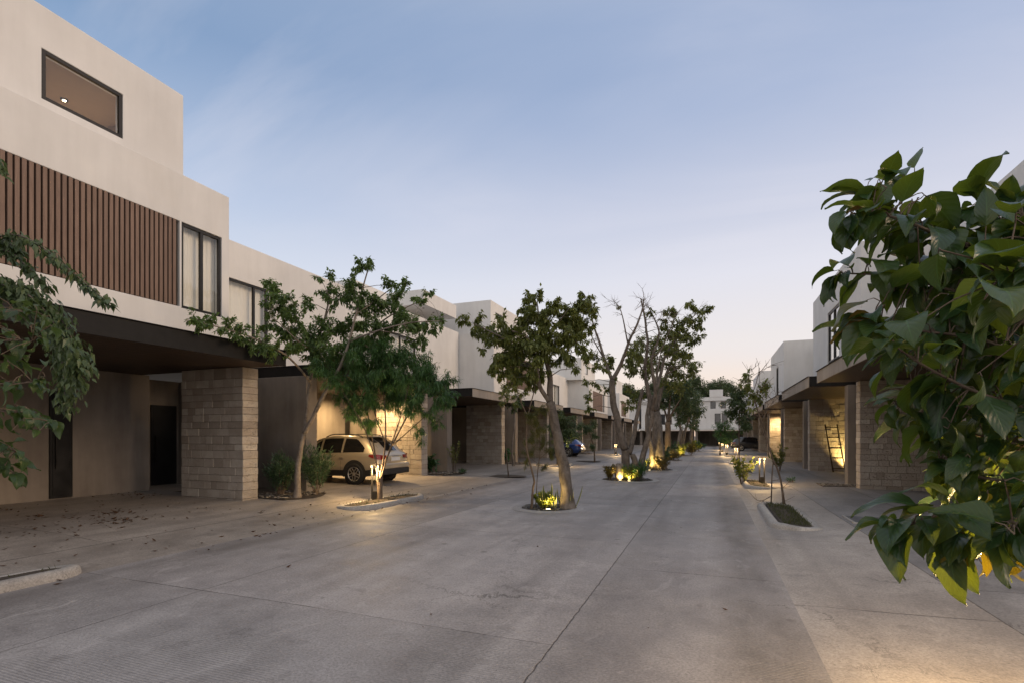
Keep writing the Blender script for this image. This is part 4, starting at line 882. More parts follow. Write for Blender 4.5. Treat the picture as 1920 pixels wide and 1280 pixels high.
# --- the two set-back houses that follow
h, F = townhouse(LEFT, LW(1), LF(1), 9.1, 17.2, 'back', 'left house with the beige car parked in its brightly lit carport', 'dark_steel',
                 wins=[((9.7, 12.25, 4.4, 6.25), dict(mull=(.42, .8), folds=13))],
                 lit=[(-.9, LF(1) - 1.2, 400, 155), (-2.6, LW(1) + 4.9, 420, 165), (-4.2, LF(1) + .6, 260, 160), (.5, LW(1) + .75, 120, 150)], seed=2, top=7.35)
h, F = townhouse(LEFT, LW(2), LF(2), 17.203, 25.3, 'back', 'left house with a flat roof slab over its terrace, behind the climbing plant', 'fascia_cement',
                 wins=[((18.4, 20.9, 4.3, 6.2), dict(mull=(.5,), folds=10))], seed=3, top=7.35)
mb = MB()
F.box(mb, -5.2, -2.25, 21.85, 25.33, 8.12, 8.84)
sl = mesh_obj('roof_slab', mb, 'white_render', h, bevel=.012)
for bb in (22.6, 23.6, 24.6):
    F.downlight(h, -2.7, bb, 8.118, 1, 90, on=False)
mb = MB()
F.box(mb, -9.3, -4.2, 19.0, 21.6, 7.352, 8.75)
F.box(mb, -9.3, -5.202, 21.6, 25.3, 7.352, 8.75)
mesh_obj('roof_room', mb, 'white_render', h, bevel=.012)

# --- house C and the rest of the row
h, F = townhouse(LEFT, LW(3), LF(3), 25.36, 33.5, 'front', 'tall left house whose blank end wall rises beside the crown of the first median tree', 'fascia_cement',
                 wins=[((31.6, 32.6, 4.5, 6.4), dict(mull=(.5,), folds=5))], slat=(27.2, 31.55, 4.52, 6.4),
                 third=(-.6, 26.3, 32.6, 9.25, [((27.0, 28.35, 7.85, 8.7), dict(mull=(), folds=6))]), seed=4, top=7.25)
townhouse(LEFT, LW(4), LF(4), 33.503, 41.5, 'back', 'set back left house with the blue car in its carport',
          wins=[((35, 37.5, 4.4, 6.2), dict(mull=(.5,)))], seed=5, top=7.2)
townhouse(LEFT, LW(5), LF(5), 41.503, 49.0, 'back', 'set back left house just before the one with the brown window panel',
          wins=[((43, 45.5, 4.4, 6.2), dict(mull=(.5,)))], seed=6, top=7.2)
townhouse(LEFT, LW(6), LF(6), 48.6, 57.9, 'front', 'far left house with brown panel and small third storey behind the forked median tree',
          slat=(50.2, 55.2, 4.2, 6.1), wins=[((55.3, 56.1, 4.2, 6.1), dict(mull=()))],
          third=(-.6, 47.9, 54.0, 9.1, [((49.3, 50.6, 7.7, 8.6), dict(mull=()))]), seed=7, top=7.0)
townhouse(LEFT, LW(7), LF(7), 57.903, 65.9, 'back', 'left house two plots before the end of the street', wins=[((59, 62, 4.3, 6.1), dict(mull=(.5,)))], seed=8, top=7.1)
townhouse(LEFT, LW(8), LF(8), 66.0, 74.5, 'front', 'last house of the left row, nearest the far end of the street', slat=(67.5, 71.5, 4.2, 6.1),
          third=(-.6, 67.0, 72, 9.0, []), seed=9, top=7.1)

RS = lambda k: 18.60 + 8.45 * k
RW = lambda k: RS(k) - 7.0
townhouse(RIGHT, RW(0), RS(0), 9.6, 18.1, 'back', 'nearest right house, mostly hidden behind the big leaves, with a limestone wall end', wins=[((11, 13.5, 4.3, 6.2), dict(mull=(.5,)))], seed=21, top=7.45)
h, F = townhouse(RIGHT, RW(1), RS(1), 18.11, 25.85, 'front', 'right house with the ladder leaning in its carport', wins=[((20.95, 22.85, 4.3, 6.35), dict(mull=(.5,), bars=(.1,), folds=7))], seed=22, top=7.5)
h, F = townhouse(RIGHT, RW(2), RS(2), 25.86, 35.2, 'back', 'set back right house with a plain dark carport wall, just past the ladder', wins=[((28, 31, 4.3, 6.2), dict(mull=(.5,)))], seed=23, top=7.3)
h, F = townhouse(RIGHT, RW(3), RS(3), 35.6, 42.9, 'front', 'right house whose carport glows orange from a ceiling lamp', wins=[((38.3, 39.6, 4.2, 6.3), dict(mull=(.5,), folds=5))],
                 lit=[(-.5, RS(3) - 1.2, 450, 155)], seed=24, top=7.5)
townhouse(RIGHT, RW(4), RS(4), 42.95, 51.8, 'back', 'set back right house following the orange lit carport', wins=[((45, 47.5, 4.3, 6.2), dict(mull=(.5,)))], seed=25, top=7.3)
townhouse(RIGHT, RW(5), RS(5), 52.2, 60.3, 'front', 'right house behind the thin bare tree top, third front in line', wins=[((55, 56.2, 4.2, 6.3), dict(mull=()))], seed=26, top=7.6)
townhouse(RIGHT, RW(6), RS(6), 60.35, 68.2, 'back', 'set back right house with a black car at its front', wins=[((62, 65, 4.3, 6.2), dict(mull=(.5,)))], seed=27, top=7.3)
townhouse(RIGHT, RW(7), RS(7), 68.5, 77, 'front', 'last house of the right row', wins=[((71, 73, 4.2, 6.3), dict(mull=(.5,)))], seed=28, top=7.6)

# recessed niche light and battens in the carport with the ladder
FR = Frame(-1, 4.2, RW(1))


# --- houses across the end of the street (fronts look back down it)
def end_house(x0, x1, y, label, seed, tower):
    root = thing('end_house', ((x0 + x1) / 2, y, 0), label, 'house', 'white houses closing the far end')
    cx = (x0 + x1) / 2
    hw = (x1 - x0) / 2

    def bx(mb, a0, a1, d0, d1, z0, z1):
        mb.box(a0 - cx, a1 - cx, d0, d1, z0, z1)
    mb = MB()
    ops = [(x0 + .36 * (x1 - x0), x0 + .47 * (x1 - x0), 3.35, 5.0), (x0 + .49 * (x1 - x0), x0 + .60 * (x1 - x0), 3.35, 5.0),
           (x0 + .28 * (x1 - x0), x0 + .38 * (x1 - x0), 5.75, 6.85), (x0 + .47 * (x1 - x0), x0 + .57 * (x1 - x0), 5.75, 6.85)]
    xs = sorted({x0, x1, *[o[0] for o in ops], *[o[1] for o in ops]})
    zs = sorted({2.7, 7.35, *[o[2] for o in ops], *[o[3] for o in ops]})
    for i in range(len(xs) - 1):
        for j in range(len(zs) - 1):
            a, zc = (xs[i] + xs[i + 1]) / 2, (zs[j] + zs[j + 1]) / 2
            if any(o[0] < a < o[1] and o[2] < zc < o[3] for o in ops):
                bx(mb, xs[i], xs[i + 1], .25, 8, zs[j], zs[j + 1])
            else:
                bx(mb, xs[i], xs[i + 1], 0, 8, zs[j], zs[j + 1])
    bx(mb, x0, x1, -.35, -.002, 6.95, 7.5)
    mesh_obj('upper_wall', mb, 'white_render', root)
    mb = MB()
    bx(mb, x0 + tower[0], x0 + tower[1], -.4, 4, 7.502, 8.6)
    mesh_obj('roof_room', mb, 'white_render', root, bevel=.012)
    for k, o in enumerate(ops):
        mb = MB()
        bx(mb, o[0] + .01, o[1] - .01, .10, .2, o[2] + .01, o[3] - .01)
        wdw = mesh_obj('window', mb, 'frame_metal' if k % 2 == 0 else 'slat_wood', root)
        pm = MB()
        bx(pm, o[0] + .07, o[1] - .07, .085, .097, o[2] + .07, o[3] - .07)
        mesh_obj('pane', pm, 'car_glass', wdw)
    mb = MB()
    bx(mb, x0, x1, -2.2, .6, 2.42, 2.69)
    mesh_obj('canopy', mb, 'white_render', root, bevel=.01)
    mb = MB()
    bx(mb, x0, x1, 3.4, 3.6, .02, 2.42)
    bx(mb, x0, x0 + .35, -1.7, 3.4, .02, 2.42)
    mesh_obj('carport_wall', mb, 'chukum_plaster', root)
    mb = MB()
    bx(mb, x0 + .4 * (x1 - x0), x0 + .5 * (x1 - x0), 3.33, 3.398, .1, 2.3)
    mesh_obj('door', mb, 'black_door', root)


end_house(-2.2, 5.4, 84, 'white end house framed by the street, with paired dark windows and a roof box', 41, (2.0, 3.9))
end_house(-10.4, -2.6, 84, 'white end house half hidden behind the median trees', 42, (4.6, 6.2))
end_house(5.8, 13.6, 84, 'white end house behind the right row', 43, (2.0, 3.9))
end_house(-18.6, -10.8, 84, 'white end house behind the left row', 44, (2.0, 3.9))


# ------------------------------------------------------------------ vegetation builders
def rdir(r, flat=1.0):
    while True:
        v = Vector((r.uniform(-1, 1), r.uniform(-1, 1), r.uniform(-1, 1)))
        if .1 < v.length <= 1:
            v.z *= flat
            return v.normalized()


def smooth_path(pts, sub=4):
    P = [Vector(p) for p in pts]
    if len(P) < 3:
        return [P[0].lerp(P[-1], i / 4) for i in range(5)]
    out = []
    for i in range(len(P) - 1):
        p0 = P[max(0, i - 1)]; p1 = P[i]; p2 = P[i + 1]; p3 = P[min(len(P) - 1, i + 2)]
        for k in range(sub):
            t = k / sub
            out.append(.5 * ((2 * p1) + (p2 - p0) * t + (2 * p0 - 5 * p1 + 4 * p2 - p3) * t * t + (3 * p1 - p0 - 3 * p2 + p3) * t ** 3))
    out.append(P[-1])
    return out


def tuft(lm, tm, c, r, rr, L, Wd, dens, droop, fold, twig=.005, flat=.8):
    r *= 1.5
    k = max(5, int(r * 20))
    n = max(8, int(5.6 * dens * r * r / (L * Wd)))
    per = max(2, int(n / k))
    for _ in range(k):
        d = rdir(rr, flat)
        d.z += .12
        end = c + d * r * rr.uniform(.6, 1.1)
        mid = c.lerp(end, .5) + rdir(rr) * r * .12
        tm.tube([c, mid, end], [twig, twig * .8, twig * .4], 3, False)
        for _ in range(per):
            t = rr.uniform(.2, 1.05)
            p = c.lerp(mid, t * 2) if t < .5 else mid.lerp(end, t * 2 - 1)
            p = p + rdir(rr) * (r * .16)
            ld = (d * .5 + rdir(rr) * .75 + Vector((0, 0, -droop))).normalized()
            nn = (Vector((0, 0, 1)) + rdir(rr) * .55).normalized()
            s = rr.uniform(.45, 1.25)
            lm.leaf(p, ld, nn, L * s, Wd * s, fold, rr.uniform(.05, .3))


def tree(name, key, label, cat, leafmat, L, Wd, dens=3.6, barkm='bark_grey', droop=.45, fold=.18, seed=1, group=None, bare=0, twigr=.005, sides=10, conn=1.6):
    limbs, tufts = SPEC[key]
    r = random.Random(seed)
    base = Vector(limbs[0][0][0])
    gz = drive_z(base.x)
    O = Vector((base.x, base.y, gz))
    root = thing(name, O, label, cat, group)
    tm, lm = MB(), MB()
    allp = []
    for li, (pts, r0, r1) in enumerate(limbs):
        P = [Vector(p) - O for p in pts]
        if P[0].z < .35:
            P[0].z = -.05
        S = smooth_path(P)
        n = len(S)
        rads = []
        for i in range(n):
            t = i / (n - 1)
            q = r0 + (r1 - r0) * t
            if S[i].z < .5 and r0 > .02:
                q *= 1 + .5 * max(0, (.35 - S[i].z)) / .35
            q *= 1 + .08 * mnoise.noise(S[i] * 5 + Vector((seed, 0, 0)))
            rads.append(q)
        for i in range(1, n - 1):
            S[i] = S[i] + Vector((mnoise.noise(S[i] * 2.3), mnoise.noise(S[i] * 2.3 + Vector((9, 0, 0))), 0)) * .5 * rads[i]
        tm.tube(S, rads, sides if r0 > .04 else 5)
        # surface knobs / side twigs
        for i in range(n):
            allp.append((S[i], rads[i]))
        if bare and r1 < .06:
            for i in range(n // 2, n):
                for _ in range(bare):
                    d = (rdir(r, .8) + Vector((0, 0, .45))).normalized()
                    ln = r.uniform(.2, .75)
                    a = S[i]
                    b1 = a + d * ln * .5 + rdir(r) * .05
                    b2 = b1 + (d + rdir(r) * .5).normalized() * ln * .5
                    tm.tube([a, b1, b2], [rads[i] * .35 + .003, .006, .003], 4, False)
                    for _ in range(2):
                        dd = (d + rdir(r) * .9).normalized()
                        tm.tube([b1, b1 + dd * ln * .4], [.005, .002], 3, False)
    for (c, rad) in tufts:
        c = Vector(c) - O
        best = min(allp, key=lambda q: (q[0] - c).length + (0 if q[0].z < c.z + .1 else .3))
        dist = (best[0] - c).length
        if dist < conn * max(1, rad * 2):
            mid = best[0].lerp(c, .5) + Vector((0, 0, .08 * dist)) + rdir(r) * dist * .06
            rr_ = min(best[1] * .5, .012 + rad * .02)
            tm.tube([best[0], mid, c], [rr_, rr_ * .7, twigr], 5, False)
        tuft(lm, tm, c, rad, r, L, Wd, dens, droop, fold, twigr)
    mesh_obj('trunk', tm, barkm, root, smooth=True, recalc=False)
    mesh_obj('crown', lm, leafmat, root, recalc=False)
    return root


def shrub(name, loc, rad, h, label, cat, leafmat, L, Wd, n, seed, droop=.2, barkm='bark_brown', stems=9, group=None, upright=.6, fold=.15):
    r = random.Random(seed)
    z0 = drive_z(loc[0])
    root = thing(name, (loc[0], loc[1], z0), label, cat, group)
    sm, lm = MB(), MB()
    ends = []
    for i in range(stems):
        a = 2 * pi * i / stems + r.uniform(-.4, .4)
        q = rad * r.uniform(.25, 1)
        e = Vector((cos(a) * q, sin(a) * q, h * r.uniform(.6, 1.0) * (1 - .25 * (q / rad) ** 2)))
        b = Vector((cos(a) * .04, sin(a) * .04, -.02))
        m = b.lerp(e, .5) + Vector((0, 0, h * .12))
        sm.tube([b, m, e], [.009, .007, .003], 5, False)
        ends.append((b, m, e))
    for i in range(n):
        b, m, e = r.choice(ends)
        t = r.uniform(.25, 1.05)
        p = b.lerp(m, t * 2) if t < .5 else m.lerp(e, t * 2 - 1)
        out = Vector((p.x, p.y, 0))
        p = p + rdir(r) * rad * .28 * r.random()
        if p.z < .03: p.z = .03 + r.random() * .08
        d = (out * (1 / max(rad, .01)) * .7 + rdir(r) * .7 + Vector((0, 0, upright - droop))).normalized()
        s = r.uniform(.6, 1.2)
        lm.leaf(p, d, (Vector((0, 0, 1)) + rdir(r) * .5).normalized(), L * s, Wd * s, fold, droop * .8)
    mesh_obj('stems', sm, barkm, root, smooth=True, recalc=False)
    mesh_obj('leaves', lm, leafmat, root, recalc=False)
    return root


def blade_mesh(mb, uvs, p, d, nrm, L, W, prof, bend, nu=7, nv=4, fold=.12, wave=0.0, r=None, tipcurl=0.0):
    """curved leaf blade as a small grid; prof(t) is the half-width profile 0..1"""
    d = d.normalized()
    sd = d.cross(nrm)
    sd = sd.normalized() if sd.length > 1e-4 else d.orthogonal().normalized()
    ph = r.uniform(0, 6) if r else 0
    ids = []
    q = Vector(p)
    dirv = d.copy()
    for i in range(nu + 1):
        t = i / nu
        n = sd.cross(dirv).normalized()
        row = []
        hw = W * .5 * prof(t)
        for j in range(nv + 1):
            s = -1 + 2 * j / nv
            wv = wave * W * sin(t * 9 + ph + (1.3 if s > 0 else 0)) * abs(s) ** 2
            pt = q + sd * (hw * s) + n * (abs(s) * hw * fold * 2 + wv - hw * .25 * s * s * 0)
            row.append(mb.vert(pt))
            uvs.append((.5 + .5 * s, t))
        ids.append(row)
        ang = (bend + tipcurl * t * t) / nu
        ax = sd
        dirv = (Matrix.Rotation(-ang, 3, ax) @ dirv).normalized()
        # bend always towards the ground
        q = q + dirv * (L / nu)
    for i in range(nu):
        for j in range(nv):
            mb.f.append((ids[i][j], ids[i][j + 1], ids[i + 1][j + 1], ids[i + 1][j]))


def ovate(t):
    return max(.0, (min(1, t / .34) ** .55) * (1 - max(0, (t - .22) / .78) ** 1.5)) * (1 if t < .82 else 1 - (t - .82) * 2.2) + .002


def strap(t):
    return (.55 + .45 * min(1, t * 3)) * (1 - max(0, (t - .6) / .4) ** 2) + .01


def big_foliage(name, key, base, label, cat, mat, Lr, step, per, seed, trunk_top, fill=None, yellow=None, stemr=.012, tgt_out=None, barkm='bark_brown'):
    """young broad-leaved tree: thin trunk at base, long side branches carrying big drooping leaves"""
    r = random.Random(seed)
    O = Vector((base[0], base[1], drive_z(base[0])))
    root = thing(name, O, label, cat)
    tm, lm, uv = MB(), MB(), []
    top = Vector(trunk_top) - O
    tp = smooth_path([Vector((0, 0, -.05)), Vector((.03, .02, top.z * .33)), Vector((-.02, .03, top.z * .66)), top])
    tm.tube(tp, [.045 - .03 * i / (len(tp) - 1) for i in range(len(tp))], 10)

    def put(p, out, s, lm=lm, uv=uv):
        L = r.uniform(*Lr) * s * r.choice((.6, .85, 1, 1, 1.1))
        d = (out + rdir(r) * .55 + Vector((0, 0, r.uniform(-1.0, .1)))).normalized()
        nn = (Vector((0, 0, 1)) + rdir(r) * .45).normalized()
        pet = p + d * L * .25 + Vector((0, 0, .02))
        tm.tube([p, p.lerp(pet, .5) + Vector((0, 0, .012)), pet], [.003, .0025, .002], 4, False)
        blade_mesh(lm, uv, pet, d, nn, L, L * r.uniform(.5, .7), ovate, r.uniform(.4, 1.6), 9, 6, r.uniform(.05, .3), r.uniform(.03, .09), r, r.uniform(-.3, 1.1))
    ends = []
    for br in SPEC[key]:
        P = [Vector(p) - O for p in br]
        # join the branch to the trunk at a height a little below its start
        zt = max(.3, min(top.z - .02, P[0].z - .25))
        q = min(tp, key=lambda v: abs(v.z - zt))
        S = smooth_path([q, q.lerp(P[0], .5) + Vector((0, 0, .05))] + P)
        n = len(S)
        tm.tube(S, [stemr - (stemr - .004) * i / (n - 1) for i in range(n)], 6, False)
        k0 = 6
        ends += S[k0:]
        for i in range(k0, n - 1):
            seg = S[i + 1] - S[i]
            m = max(1, int(seg.length / step))
            for j in range(m):
                p = S[i].lerp(S[i + 1], (j + r.random()) / m)
                for _ in range(per):
                    sd = seg.normalized().cross(Vector((0, 0, 1)))
                    out = (seg.normalized() * .5 + sd * r.choice((-1, 1)) * r.uniform(.3, 1) + Vector((0, 0, r.uniform(-.3, .4))))
                    put(p, out.normalized(), 1)
        for _ in range(5):
            put(S[-1], ((S[-1] - S[-3]).normalized() + rdir(r) * .5).normalized(), r.uniform(.5, .95))
    for q in (SPEC[fill] if fill else ()):
        p = Vector(q) - O
        near = min(ends, key=lambda v: (v - p).length)
        if (near - p).length < .5:
            tm.tube([near, near.lerp(p, .5) + Vector((0, 0, .02)), p], [.004, .0035, .0025], 4, False)
        put(p, rdir(r), 1)
    if yellow:
        ym, yu = MB(), []
        for q in SPEC[yellow]:
            p = Vector(q) - O
            put(p, Vector((r.uniform(-.4, .4), r.uniform(-.4, .4), -.8)), r.uniform(.4, .7), ym, yu)
        tag(mesh_obj('withered_leaves', ym, 'yellow_leaf', root, smooth=True, recalc=False, uvs=yu), 'yellow withering leaves at the lower tip')
    mesh_obj('trunk', tm, barkm, root, smooth=True, recalc=False)
    mesh_obj('leaves', lm, mat, root, smooth=True, recalc=False, uvs=uv)
    return root


# ------------------------------------------------------------------ trees of the street
tree('planter_tree', 'planter_tree', 'tree with forked pale trunk and wide layered crown beside the nearest left limestone wall', 'tree', 'tree_leaf', .10, .05, 3.3, 'bark_pale', seed=3, droop=.5)
tree('willow_leaved_tree', 'island_tree', 'bushy multi-stemmed tree with narrow drooping leaves on the left kerb island', 'tree', 'narrow_leaf', .15, .02, 3.0, 'bark_brown', seed=5, droop=.6, fold=.05, group=None)
tree('median_tree', 'median_tree_a', 'leaning grey trunk tree with a full olive crown in the nearest round median bed', 'tree', 'olive_leaf', .105, .052, 4.3, 'bark_grey', seed=7, droop=.65, group='trees down the median')
tree('median_tree', 'median_tree_b', 'tall forked tree with three trunks and bare twigs at its top, second along the median', 'tree', 'olive_leaf', .13, .065, 3.2, 'bark_grey', seed=9, droop=.55, group='trees down the median', bare=2)
tree('median_tree', 'median_tree_c', 'stout tree with several pale trunks, third along the median', 'tree', 'olive_leaf', .15, .075, 2.6, 'bark_pale', seed=11, droop=.5, group='trees down the median', twigr=.008, bare=1)
tree('median_tree', 'median_tree_d', 'fan shaped tree with a reddish lit trunk, fourth along the median', 'tree', 'far_leaf', .17, .085, 2.6, 'bark_brown', seed=13, droop=.4, group='trees down the median', twigr=.01)
tree('median_tree', 'median_tree_e', 'dense tree with two pale trunks, fifth along the median', 'tree', 'far_leaf', .19, .095, 2.6, 'bark_pale', seed=15, droop=.4, group='trees down the median', twigr=.01)
tree('median_tree', 'median_tree_f', 'smallest looking and farthest tree along the median', 'tree', 'far_leaf', .22, .11, 2.4, 'bark_grey', seed=17, droop=.4, group='trees down the median', twigr=.012)
tree('sapling', 'median_sapling', 'thin dark sapling standing at the left rim of the nearest round median bed', 'young tree', 'olive_leaf', .07, .03, 2.2, 'bark_brown', seed=19, twigr=.003)
tree('feathery_shrub', 'feather_shrub', 'thin yellow-green shrub with feathery leaves between the sapling and the leaning median tree', 'shrub', 'feather_leaf', .075, .007, 2.6, 'bark_brown', seed=21, droop=.1, fold=.05, twigr=.0025)
tree('staked_sapling', 'staked_sapling', 'nearly bare young tree crossing its stake on the grassy right kerb island', 'young tree', 'olive_leaf', .10, .05, 3.0, 'bark_brown', seed=23, bare=1, twigr=.003)
tree('slim_tree', 'right_slim_tree', 'slim straight young tree with a small dark crown on the right kerb', 'young tree', 'far_leaf', .13, .06, 2.8, 'bark_brown', seed=25)
tree('slim_tree', 'right_far_tree', 'bushy young tree far down the right kerb in front of the white end house', 'young tree', 'narrow_leaf', .26, .05, 2.6, 'bark_brown', seed=27, twigr=.01)
tree('sapling', 'left_planter_sapling', 'thin sapling with one leaf tuft in the flush bed on the left road edge', 'young tree', 'olive_leaf', .09, .04, 2.4, 'bark_brown', seed=29, twigr=.003)
tree('slim_tree', 'left_planter_stem', 'pale thin trunk rising in the planter beside the second left limestone wall', 'young tree', 'far_leaf', .13, .06, 2.4, 'bark_pale', seed=31)
tree('weeping_sapling', 'young_palm_tree', 'young tree with a crooked stem and hanging tuft near the blue car', 'young tree', 'far_leaf', .2, .035, 2.6, 'bark_brown', seed=33, droop=.9)
tree('bushy_tree', 'left_far_bush_tree', 'low dense dark tree left of the blue car', 'tree', 'far_leaf', .15, .06, 2.8, 'bark_brown', seed=35)

# tree tops beyond the end houses
SPEC['wood'] = None
for i, (x, y, hgt, rad, lab) in enumerate([
        (-9.5, 108, 12.2, 3.6, 'broad dark tree behind the end houses, left of the median trees'),
        (-3.5, 112, 13.2, 4.0, 'tallest dark tree rising behind the roof of the half hidden end house'),
        (1.5, 115, 12.6, 3.6, 'rounded dark tree behind the roof box of the middle end house'),
        (6.5, 112, 10.2, 3.0, 'low dark tree right of the middle end house'),
        (12, 110, 10.6, 3.4, 'dark tree behind the right row at the end of the street'),
        (-16, 110, 11.5, 3.6, 'dark tree behind the left row at the end of the street')]):
    r = random.Random(60 + i)
    tf = []
    for _ in range(30):
        dv = rdir(r, .75)
        tf.append(((x + dv.x * rad * r.uniform(.4, 1), y + dv.y * rad, hgt - rad * .75 + dv.z * rad * r.uniform(.5, 1)), r.uniform(.8, 1.3)))
    SPEC['wood'] = ([([(x, y, 0), (x + .2, y, hgt * .4), (x, y, hgt - rad)], .3, .12), ([(x, y, hgt * .4), (x + rad * .5, y, hgt - rad * .7)], .12, .04), ([(x, y, hgt * .4), (x - rad * .5, y, hgt - rad * .7)], .12, .04)], tf)
    tree('woodland_tree', 'wood', lab, 'tree', 'far_leaf', .34, .2, 2.6, 'bark_grey', seed=80 + i, group='trees beyond the end houses', twigr=.02, sides=8, conn=9)

# ------------------------------------------------------------------ foreground trees with big leaves
big_foliage('broadleaf_tree', 'right_foliage', (1.75, 2.9), 'young tree with big glossy heart-shaped leaves filling the right edge of the view', 'tree', 'big_leaf', (.16, .25), .075, 2, 101, (1.85, 3.0, 2.75),
            fill='right_fill', yellow='right_yellow')
big_foliage('broadleaf_tree', 'left_foliage', (-7.6, 2.3), 'tree with round mid-green leaves reaching in over the left drive at the picture edge', 'tree', 'big_leaf_far', (.11, .19), .10, 2, 103, (-7.5, 2.35, 2.9), fill='left_fill')

r = random.Random(5)
O = Vector((-8.9, 1.6, drive_z(-8.9)))
root = thing('weeping_tree', O, 'tree with small leaves on long arching sprays in front of the slatted upper floor', 'tree')
tm, lm = MB(), MB()
tp = smooth_path([Vector((0, 0, -.05)), Vector((.1, .05, 1.4)), Vector((.05, .15, 2.8)), Vector((.2, .2, 4.4))])
tm.tube(tp, [.09 - .06 * i / (len(tp) - 1) for i in range(len(tp))], 10)
for bi, br in enumerate(SPEC['left_droop']):
    P = [Vector(p) - O for p in br]
    q = min(tp, key=lambda v: abs(v.z - max(.5, P[0].z - .4)))
    S = smooth_path([q, q.lerp(P[0], .5) + Vector((0, 0, .1))] + P)
    n = len(S)
    tm.tube(S, [.02 - .016 * i / (n - 1) for i in range(n)], 5, False)
    hang = bi in (3, 4, 5, 7)
    for i in range(6, n - 1):
        for _ in range(26 if hang else 20):
            p = S[i].lerp(S[i + 1], r.random()) + rdir(r) * r.random() * (.17 if hang else .09)
            dd = ((S[i + 1] - S[i]).normalized() * .5 + rdir(r) * .7 + Vector((0, 0, -.5))).normalized()
            s = r.uniform(.6, 1.2)
            lm.leaf(p, dd, (Vector((0, 0, 1)) + rdir(r) * .6).normalized(), .10 * s, .055 * s, .15, .25)
mesh_obj('trunk', tm, 'bark_grey', root, smooth=True, recalc=False)
mesh_obj('crown', lm, 'far_leaf', root, recalc=False)


# ------------------------------------------------------------------ stones, beds, islands
def stones(mb, r, n, inside, size, z):
    for _ in range(n):
        x, y = inside(r)
        s = r.uniform(*size)
        a, b, c = s * r.uniform(.7, 1.3), s * r.uniform(.7, 1.3), s * r.uniform(.4, .8)
        ang = r.uniform(0, pi)
        prof = [(0, -1), (1, 0), (0, 1)]
        k = 6
        top = mb.vert((x, y, z + c))
        ring = []
        for i in range(k):
            t = 2 * pi * i / k + ang
            q = r.uniform(.8, 1.15)
            ring.append(mb.vert((x + cos(t) * a * q, y + sin(t) * b * q, z + c * r.uniform(.25, .6))))
        low = [mb.vert((mb.v[v][0] * .97 + x * .03, mb.v[v][1] * .97 + y * .03, z - .01)) for v in ring]
        for i in range(k):
            mb.f.append((ring[i], ring[(i + 1) % k], top))
            mb.f.append((low[i], low[(i + 1) % k], ring[(i + 1) % k], ring[i]))


def round_bed(x, y, rad, label, seed, apron=1.0):
    r = random.Random(seed)
    root = thing('round_bed', (x, y, 0), label, 'planting bed', 'round beds down the median')
    mb = MB()
    n = 48
    wob = [1 + .03 * mnoise.noise(Vector((cos(2 * pi * i / n) * 2, sin(2 * pi * i / n) * 2, seed))) for i in range(n)]
    prev = None
    for (q, zz) in ((rad + apron, .004), (rad + apron * .5, .022), (rad + .02, .03), (rad - .01, .018), (rad - .02, -.03)):
        ring = [mb.vert((cos(2 * pi * i / n) * q * wob[i], sin(2 * pi * i / n) * q * wob[i], zz)) for i in range(n)]
        if prev:
            for i in range(n):
                mb.f.append((prev[i], prev[(i + 1) % n], ring[(i + 1) % n], ring[i]))
        prev = ring
    mesh_obj('concrete_rim', mb, 'smooth_concrete', root, smooth=True, recalc=False)
    mb = MB()
    mb.disc((0, 0, .016), rad * 1.0, 32)
    mesh_obj('soil', mb, 'soil', root)
    mb = MB()

    def ins(r_):
        q, a = rad * sqrt(r_.random()) * .97, r_.uniform(0, 2 * pi)
        return cos(a) * q, sin(a) * q
    stones(mb, r, int(170 * rad / .6), ins, (.02, .05), .018)
    tag(mesh_obj('pebbles', mb, 'dark_pebble', root, recalc=False), kind='stuff')
    return root


